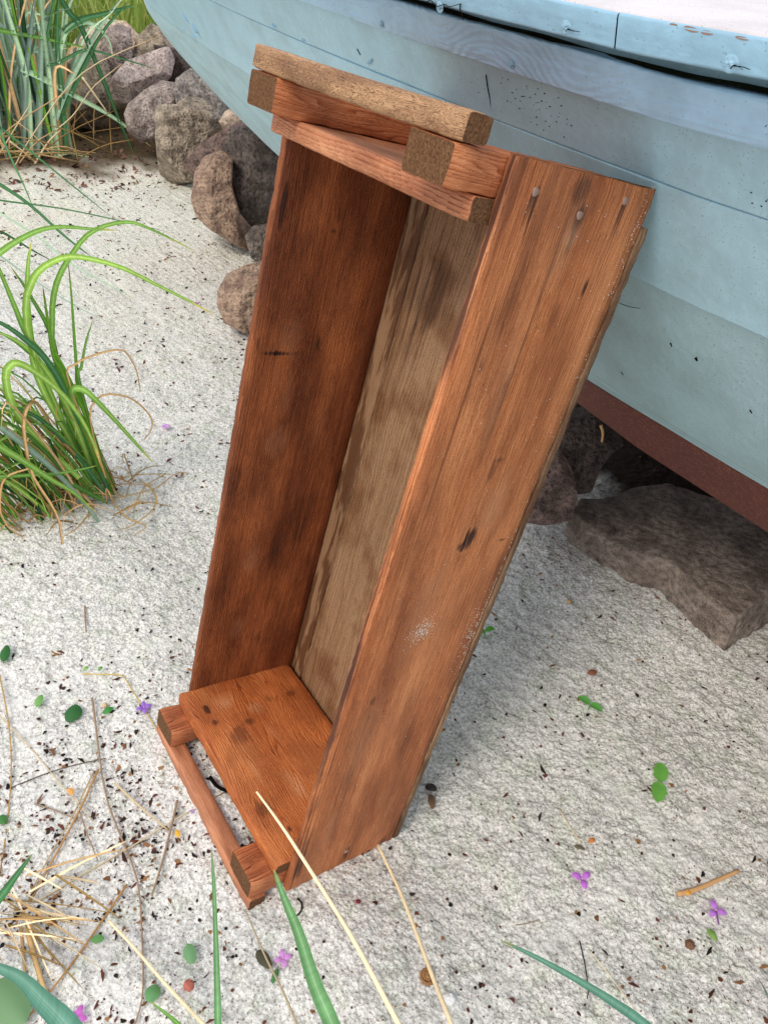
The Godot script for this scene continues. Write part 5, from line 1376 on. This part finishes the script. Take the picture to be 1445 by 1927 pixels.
	solo("fibre", tube([Vector3(0.4101, 0.0031, -0.1147), Vector3(0.4451, 0.0031, -0.1146), Vector3(0.4892, 0.0031, -0.1112)], 0.00049, 0.00035, 14, 6, 0.6), M.cream_3, "hair thin pale fibre above the blue green blade", "fibre", "twigs and stems on the sand")
	solo("fibre", tube([Vector3(0.3942, 0.0034, -0.1124), Vector3(0.4171, 0.0034, -0.0982), Vector3(0.4377, 0.0034, -0.0824), Vector3(0.4449, 0.0034, -0.0732)], 0.00077, 0.00055, 14, 6, 0.6), M.hole, "dark hooked root fibre half buried in sand", "fibre", "twigs and stems on the sand")
	solo("twig", tube([Vector3(0.1732, 0.0374, 0.1608), Vector3(0.1816, 0.0373, 0.1595), Vector3(0.1893, 0.0379, 0.1653), Vector3(0.1922, 0.0389, 0.1763)], 0.00112, 0.0008, 14, 6, 0.6), M.hole, "small black curved twig in front of the crate", "twig", "twigs and stems on the sand")
	solo("twig", tube([Vector3(-0.0354, 0.0413, 0.1843), Vector3(-0.0161, 0.0411, 0.1811), Vector3(-0.0014, 0.0405, 0.1721)], 0.0028, 0.002, 14, 6, 0.6), M.hole, "black twig showing behind the lower handle bar", "twig", "twigs and stems on the sand")
	solo("twig", tube([Vector3(-0.1263, 0.3113, -0.6068), Vector3(-0.1172, 0.3005, -0.6057), Vector3(-0.1108, 0.2873, -0.6004)], 0.003, 0.0018, 8, 6), M.tan_stick, "forked tan twig hanging under the red bottom", "twig", "twigs and stems on the sand")
	# the dry bunch at the left edge
	t = thing("straw_bunch", "bunch of bleached dry grass at the left photo edge", "dry grass", Vector3(0.0174, 0.036, 0.4608))
	var r := rand(64)
	for i in 34:
		var a := r.randfn(0.45, 0.5)
		var d := Vector3(cos(a), 0, -sin(a))
		var l := r.randf_range(0.04, 0.15)
		var s := Vector3(r.randfn(-0.02, 0.02), 0.004 + r.randf() * 0.02, r.randfn(0.0, 0.025))
		var lift := r.randf_range(0.0, 0.02)
		part("dry_blade", ribbon([s, s + d * l * 0.5 + Vector3(0, lift, 0), s + d * l + Vector3(0, lift * 1.4, 0)], r.randf_range(0.0012, 0.0034), Vector3(0.3, 1, 0.3), 0.3, 7, 1), M[["dry_%d", "cream_%d"][i % 2] % (i % 4)], t)



func leaf(called: String, label: String, at: Vector3, dir: Vector3, l: float, wd: float, c: Color, lift := 0.003, group := "fallen leaves on the sand") -> void:
	var m := plain(c, 0.55)
	m.backlight_enabled = true
	m.backlight = c.darkened(0.4)
	var n := Vector3(0.05, 1, 0.08)
	var mesh := ribbon([-dir * l * 0.5, Vector3(0, lift, 0), dir * l * 0.5 + Vector3(0, lift * 0.6, 0)], wd, n, -0.16, 14, 2)
	var o := solo(called, mesh, m, label, "leaf", group, at)
	part("midrib", tube([-dir * l * 0.62 + Vector3(0, 0.0004, 0), Vector3(0, lift + 0.0002 - wd * 0.07, 0), dir * l * 0.46 + Vector3(0, lift * 0.6, 0)], 0.0006, 0.0003, 8, 4), plain(c.lightened(0.12), 0.6), o)


func floret(label: String, at: Vector3, size: float, turn: float, petals: int, c: Color, tube_to := Vector3.ZERO) -> void:
	var t := thing("lilac_floret", label, "flower", at, "fallen lilac florets")
	var m := plain(c, 0.6)
	m.backlight_enabled = true
	m.backlight = c.darkened(0.3)
	for k in petals:
		var a := turn + TAU * k / petals
		var d := Vector3(cos(a), 0, sin(a))
		part("petal", ribbon([d * size * 0.06, d * size * 0.5 + Vector3(0, size * 0.22, 0), d * size + Vector3(0, size * 0.12, 0)], size * 0.6, Vector3(0, 1, 0.05), -0.14, 9, 2), m, t)
	part("flower_eye", tube([Vector3(0, size * 0.06, 0), Vector3(0, size * 0.16, 0)], size * 0.09, size * 0.05, 2, 6), plain(srgb(226, 206, 196), 0.7), t)
	var e := tube_to if tube_to != Vector3.ZERO else Vector3(0.0, -size * 0.5, 0.0)
	part("flower_tube", tube([Vector3.ZERO, e], size * 0.1, size * 0.07, 3, 6), plain(c.darkened(0.35), 0.7), t)


func seedling(label: String, at: Vector3, dir: Vector3, l: float, c: Color, second := 1.0) -> void:
	var t := thing("seedling", label, "seedling", at, "seedlings sprouting from the sand")
	var m := plain(c, 0.5)
	m.backlight_enabled = true
	m.backlight = c.darkened(0.2)
	var h := Vector3(0, 0.012, 0)
	part("stem", tube([Vector3(0, -0.004, 0), h], 0.0011, 0.0008, 3, 5), m, t)
	for s in [1.0, -second]:
		var d: Vector3 = dir * s
		part("leaf", ribbon([h, h + d * l * 0.5 + Vector3(0, 0.002, 0), h + d * l], l * 0.62, Vector3(0.05, 1, 0.05), 0.18, 10, 2), m, t)


func small_things() -> void:
	leaf("round_leaf", "round dark green leaf lying flat left of the crate foot", Vector3(-0.2398, 0.042, 0.3109), Vector3(0.5368, 0, -0.8437), 0.0266, 0.0302, srgb(38, 92, 40), 0.003)
	leaf("green_leaf", "small green leaf just beside the round dark leaf", Vector3(-0.2175, 0.042, 0.2662), Vector3(0.0255, 0, -0.9997), 0.0167, 0.0105, srgb(58, 128, 52), 0.003)
	leaf("green_leaf", "light green leaf standing on edge above the dark twig", Vector3(-0.2898, 0.042, 0.3468), Vector3(-0.8198, 0, -0.5726), 0.0215, 0.0118, srgb(110, 160, 84), 0.003)
	leaf("serrated_leaf", "dark serrated leaf scrap at the left photo edge", Vector3(-0.4117, 0.042, 0.3677), Vector3(-0.9349, 0, -0.3548), 0.0337, 0.0155, srgb(42, 96, 40), 0.003)
	leaf("oval_leaf", "pale green oval leaf near the upright green blade", Vector3(0.1629, 0.042, 0.2958), Vector3(0.9949, 0, 0.1007), 0.0250, 0.0147, srgb(112, 156, 106), 0.003)
	leaf("oval_leaf", "green oval leaf touching the bottom cream straw", Vector3(0.1785, 0.042, 0.3461), Vector3(0.7474, 0, 0.6644), 0.0192, 0.0175, srgb(92, 142, 88), 0.003)
	leaf("olive_leaf", "dark olive brown leaf beside the pink flower", Vector3(0.2148, 0.042, 0.2274), Vector3(0.9781, 0, -0.2081), 0.0272, 0.0131, srgb(70, 66, 48), 0.003)
	leaf("green_leaf", "narrow green leaf hanging under the olive brown leaf", Vector3(0.2371, 0.042, 0.2246), Vector3(0.6656, 0, 0.7464), 0.0170, 0.0065, srgb(70, 118, 66), 0.003)
	leaf("green_leaf", "half covered green leaf on the bark crumbs", Vector3(0.0899, 0.042, 0.3789), Vector3(0.5468, 0, -0.8373), 0.0160, 0.0091, srgb(98, 150, 84), 0.003)
	leaf("broad_leaf", "broad pale green leaf under the arching corner blade", Vector3(0.1018, 0.042, 0.4795), Vector3(0.9358, 0, -0.3527), 0.0657, 0.0395, srgb(104, 140, 96), 0.006)
	leaf("green_bud", "green bud scale below the side lying flower", Vector3(0.4815, 0.006, -0.2556), Vector3(0.9737, 0, 0.2276), 0.0160, 0.0090, srgb(124, 158, 78), 0.003)
	leaf("green_leaf", "dark small leaf among the straws at the left photo edge", Vector3(-0.1222, 0.042, 0.4367), Vector3(0.9804, 0, -0.1969), 0.0175, 0.0117, srgb(56, 112, 48), 0.003)
	leaf("brown_leaf", "narrow brown dead leaf against the back of the crate", Vector3(0.1473, 0.006, -0.0678), Vector3(0.869, 0, 0.4949), 0.0245, 0.0098, srgb(110, 84, 62), 0.003)
	leaf("green_leaf", "tiny green leaf tip near the bent yellow straw", Vector3(-0.313, 0.042, 0.2698), Vector3(-0.2089, 0, -0.9779), 0.0091, 0.0074, srgb(124, 168, 90), 0.003)
	leaf("green_leaf", "second tiny green leaf right of the bent straw tip", Vector3(-0.3011, 0.042, 0.251), Vector3(-0.3387, 0, -0.9409), 0.0081, 0.0073, srgb(96, 148, 76), 0.003)
	leaf("yellow_petal", "bright yellow petal beside the brown twig", Vector3(0.0191, 0.042, 0.2527), Vector3(0.9986, 0, 0.052), 0.0125, 0.0070, srgb(226, 176, 60), 0.003)
	leaf("yellow_petal", "pale orange petal between the straws", Vector3(-0.115, 0.042, 0.3504), Vector3(0.9795, 0, -0.2013), 0.0133, 0.0075, srgb(222, 160, 84), 0.003)
	leaf("orange_scrap", "orange leaf scrap near the tiny thin straw", Vector3(0.3126, 0.006, -0.2182), Vector3(0.2042, 0, -0.9789), 0.0105, 0.0066, srgb(196, 124, 64), 0.003)
	leaf("brown_scrap", "brown leaf scrap above the small seedling", Vector3(0.1064, 0.006, -0.4343), Vector3(0.2797, 0, -0.9601), 0.0163, 0.0114, srgb(134, 84, 58), 0.003)
	leaf("dark_leaf", "black curled leaf by the crate back foot", Vector3(0.1296, 0.006, -0.0801), Vector3(0.8649, 0, -0.5019), 0.0185, 0.0115, srgb(52, 44, 42), 0.003)
	leaf("olive_scrap", "dry olive scrap near the tiny thin straw", Vector3(0.3106, 0.006, -0.1967), Vector3(0.8378, 0, -0.546), 0.0146, 0.0057, srgb(96, 90, 72), 0.003)
	leaf("orange_bead", "yellow orange seed under the split straw", Vector3(0.4312, 0.006, -0.2722), Vector3(0.5451, 0, -0.8384), 0.0078, 0.0066, srgb(226, 160, 60), 0.003)
	floret("purple lilac floret with three petals on the open sand", Vector3(0.3423, 0.006, -0.1693), 0.0144, 0.5, 3, srgb(196, 116, 214))
	floret("purple lilac floret lying on its side near the split straw", Vector3(0.465, 0.006, -0.2851), 0.0134, 3.6, 3, srgb(190, 124, 214), Vector3(0.0132, -0.002, 0.0102))
	floret("pale pink lilac floret with four petals beside the olive leaf", Vector3(0.2258, 0.042, 0.2084), 0.0104, 0.3, 4, srgb(204, 142, 206))
	floret("magenta lilac floret at the bottom photo edge", Vector3(0.1555, 0.042, 0.4221), 0.0119, 0.8, 4, srgb(190, 100, 184))
	floret("violet lilac floret partly behind the yellow straw", Vector3(-0.1941, 0.042, 0.2196), 0.0117, 0.2, 4, srgb(150, 104, 196))
	floret("small pale pink floret right of the green clump", Vector3(-0.9728, 0.006, -0.111), 0.0120, 0.4, 4, srgb(206, 150, 220))
	floret("tiny violet floret at the tip of an arching blade", Vector3(-1.596, 0.006, -0.4573), 0.0112, 0.4, 3, srgb(150, 80, 150))
	floret("small mauve floret against the lower handle bar", Vector3(-0.0002, 0.042, 0.2248), 0.0042, 0.4, 3, srgb(170, 140, 190))
	seedling("small two leaved seedling in the middle of the sand", Vector3(0.1518, 0, -0.3803), Vector3(0.9541, 0, -0.2994), 0.0216, srgb(86, 150, 68), 1.0)
	seedling("larger two leaved seedling low on the sand", Vector3(0.3051, -0, -0.3644), Vector3(0.5719, 0, 0.8203), 0.0342, srgb(108, 170, 74), 1.0)
	seedling("seedling peeping out beside the crate back edge", Vector3(-0.0574, 0, -0.3383), Vector3(0.1896, 0, -0.9819), 0.0180, srgb(90, 160, 60), 1.0)
	var pr := rand(66)
	for e in [
		["cream pebble on sand before the flat slab", Vector3(-0.0367, 0.002, -0.5246), 0.0045, srgb(206, 170, 110)],
		["reddish pebble near the oval leaves", Vector3(0.1909, 0.038, 0.3093), 0.006, srgb(190, 110, 92)],
		["small coiled brown snail shell on the sand", Vector3(0.3271, 0.0198, 0.0741), 0.0085, srgb(176, 136, 88)],
		["yellowish round pebble on the sand left of crate", Vector3(-0.2335, 0.038, 0.267), 0.004, srgb(206, 180, 140)],
		["dark red berry before the crate", Vector3(0.2132, 0.0248, 0.0976), 0.0032, srgb(120, 30, 36)],
		["white shell chip near the hooked root", Vector3(0.3596, 0.0179, 0.0653), 0.007, srgb(224, 224, 222)],
		["brown round seed case by the side lying flower", Vector3(0.4733, 0.002, -0.2255), 0.006, srgb(120, 86, 64)],
	]:
		var st := SurfaceTool.new()
		st.begin(Mesh.PRIMITIVE_TRIANGLES)
		var nn := noise(pr.randi() % 999, 1.2, 2)
		for j in 13:
			for i in 19:
				var a := TAU * (i % 18) / 18.0
				var ph := PI * j / 12.0
				var d := Vector3(cos(a) * sin(ph), cos(ph) * 0.7, sin(a) * sin(ph))
				st.add_vertex(d * e[2] * (1.0 + 0.35 * nn.get_noise_3dv(d * 1.4)))
		for j in 12:
			for i in 18:
				var q := j * 19 + i
				for k in [q, q + 1, q + 19, q + 1, q + 20, q + 19]:
					st.add_index(k)
		st.generate_normals()
		var kind := "berry" if "berry" in e[0] else "snail_shell" if "snail" in e[0] else "shell_chip" if "chip" in e[0] else "seed_case" if "case" in e[0] else "pebble"
		var o := solo(kind, st.commit(), plain(e[3], 0.6), e[0], kind.replace("_", " "), "", e[1])
		if kind == "snail_shell":
			var coil := []
			for i in 26:
				var a := i * 0.55
				var rr: float = e[2] * (1.0 - i / 28.0)
				coil.append(Vector3(cos(a) * rr, e[2] * 0.35 + e[2] * 0.4 * i / 26.0, sin(a) * rr))
			part("whorl", tube(coil, e[2] * 0.26, e[2] * 0.08, 60, 6), plain(srgb(146, 102, 62), 0.5), o)



func flake(sd: int, long: float) -> ArrayMesh:
	var r := rand(sd)
	var st := SurfaceTool.new()
	st.begin(Mesh.PRIMITIVE_TRIANGLES)
	st.add_vertex(Vector3(0, 0.25, 0))
	for i in 9:
		var a := TAU * i / 9.0
		var rr := r.randf_range(0.55, 1.1)
		st.add_vertex(Vector3(cos(a) * rr * long, r.randf_range(-0.1, 0.2), sin(a) * rr))
	for i in 9:
		for q in [0, 1 + i, 1 + (i + 1) % 9]:
			st.add_index(q)
	st.generate_normals()
	return st.commit()


func litter() -> void:
	var m := plain(Color.WHITE, 0.9, 0.2)
	m.vertex_color_use_as_albedo = true
	var tones := [srgb(44, 34, 30), srgb(70, 44, 34), srgb(96, 56, 42), srgb(58, 46, 42), srgb(120, 84, 58), srgb(34, 32, 34), srgb(104, 62, 54), srgb(150, 108, 70)]
	var r := rand(67)
	var patchy := noise(68, 9.0, 3)
	var mid := Vector3(-0.0453, 0.036, 0.3338)
	var knoll := Vector3(0.047, 0.036, 0.4045)
	var spots := []
	while spots.size() < 11000:
		var p := Vector2(0.72 - 3.9 * pow(r.randf(), 1.35), r.randf_range(-1.05, 0.6))
		var d := 0.1 + 1.1 * exp(-Vector2(p.x - mid.x, p.y - mid.z).length_squared() / 0.03)
		d += 1.6 * exp(-Vector2(p.x - knoll.x, p.y - knoll.z).length_squared() / 0.0012)
		d *= 0.22 + 2.2 * maxf(0.0, patchy.get_noise_2d(p.x, p.y) + 0.15)
		if r.randf() < d:
			spots.append(p)
	for k in 4:
		var mm := MultiMesh.new()
		mm.transform_format = MultiMesh.TRANSFORM_3D
		mm.use_colors = true
		mm.mesh = flake(400 + k, [1.0, 1.7, 2.6, 1.3][k])
		mm.instance_count = spots.size() / 4
		for i in mm.instance_count:
			var p: Vector2 = spots[i * 4 + k]
			var s := (0.0006 + 0.0027 * pow(r.randf(), 3.0)) * (1.0 + 0.5 * clampf(-p.x - 0.4, 0.0, 2.0))
			var b := Basis.from_euler(Vector3(r.randfn(0.0, 0.3), r.randf() * TAU, r.randfn(0.0, 0.3))).scaled(Vector3.ONE * s)
			mm.set_instance_transform(i, Transform3D(b, Vector3(p.x, fine_gy(p.x, p.y) + 0.0012, p.y)))
			mm.set_instance_color(i, (tones[r.randi() % 8] as Color).srgb_to_linear())
		var mi := MultiMeshInstance3D.new()
		mi.name = numbered("bark_crumbs")
		mi.multimesh = mm
		mi.material_override = m
		add_child(mi)
		tag(mi, ["fine dark bark crumbs strewn over the sand", "oblong brown bark crumbs strewn over the sand", "slender dark needle crumbs strewn over the sand", "reddish bark crumbs strewn over the sand"][k], "litter", "", "stuff")
	var leaves := MultiMesh.new()
	leaves.transform_format = MultiMesh.TRANSFORM_3D
	leaves.use_colors = true
	leaves.mesh = flake(410, 1.6)
	leaves.instance_count = 2600
	for i in leaves.instance_count:
		var p := Vector2(r.randf_range(-5.5, -2.7), r.randf_range(-1.9, 0.4))
		p.x -= 0.5 * maxf(0.0, p.y + 0.9)
		var s := r.randf_range(0.003, 0.011)
		leaves.set_instance_transform(i, Transform3D(Basis.from_euler(Vector3(r.randfn(0.0, 0.5), r.randf() * TAU, r.randfn(0.0, 0.5))).scaled(Vector3.ONE * s), Vector3(p.x, gy(p.x, p.y) + 0.006, p.y)))
		leaves.set_instance_color(i, (tones[r.randi() % 8] as Color).lerp(srgb(132, 98, 84), r.randf() * 0.8).srgb_to_linear())
	var lm := MultiMeshInstance3D.new()
	lm.name = "leaf_litter"
	lm.multimesh = leaves
	lm.material_override = m
	add_child(lm)
	tag(lm, "brown dead leaf litter around the roots of the blue beach grass", "leaf litter", "", "stuff")
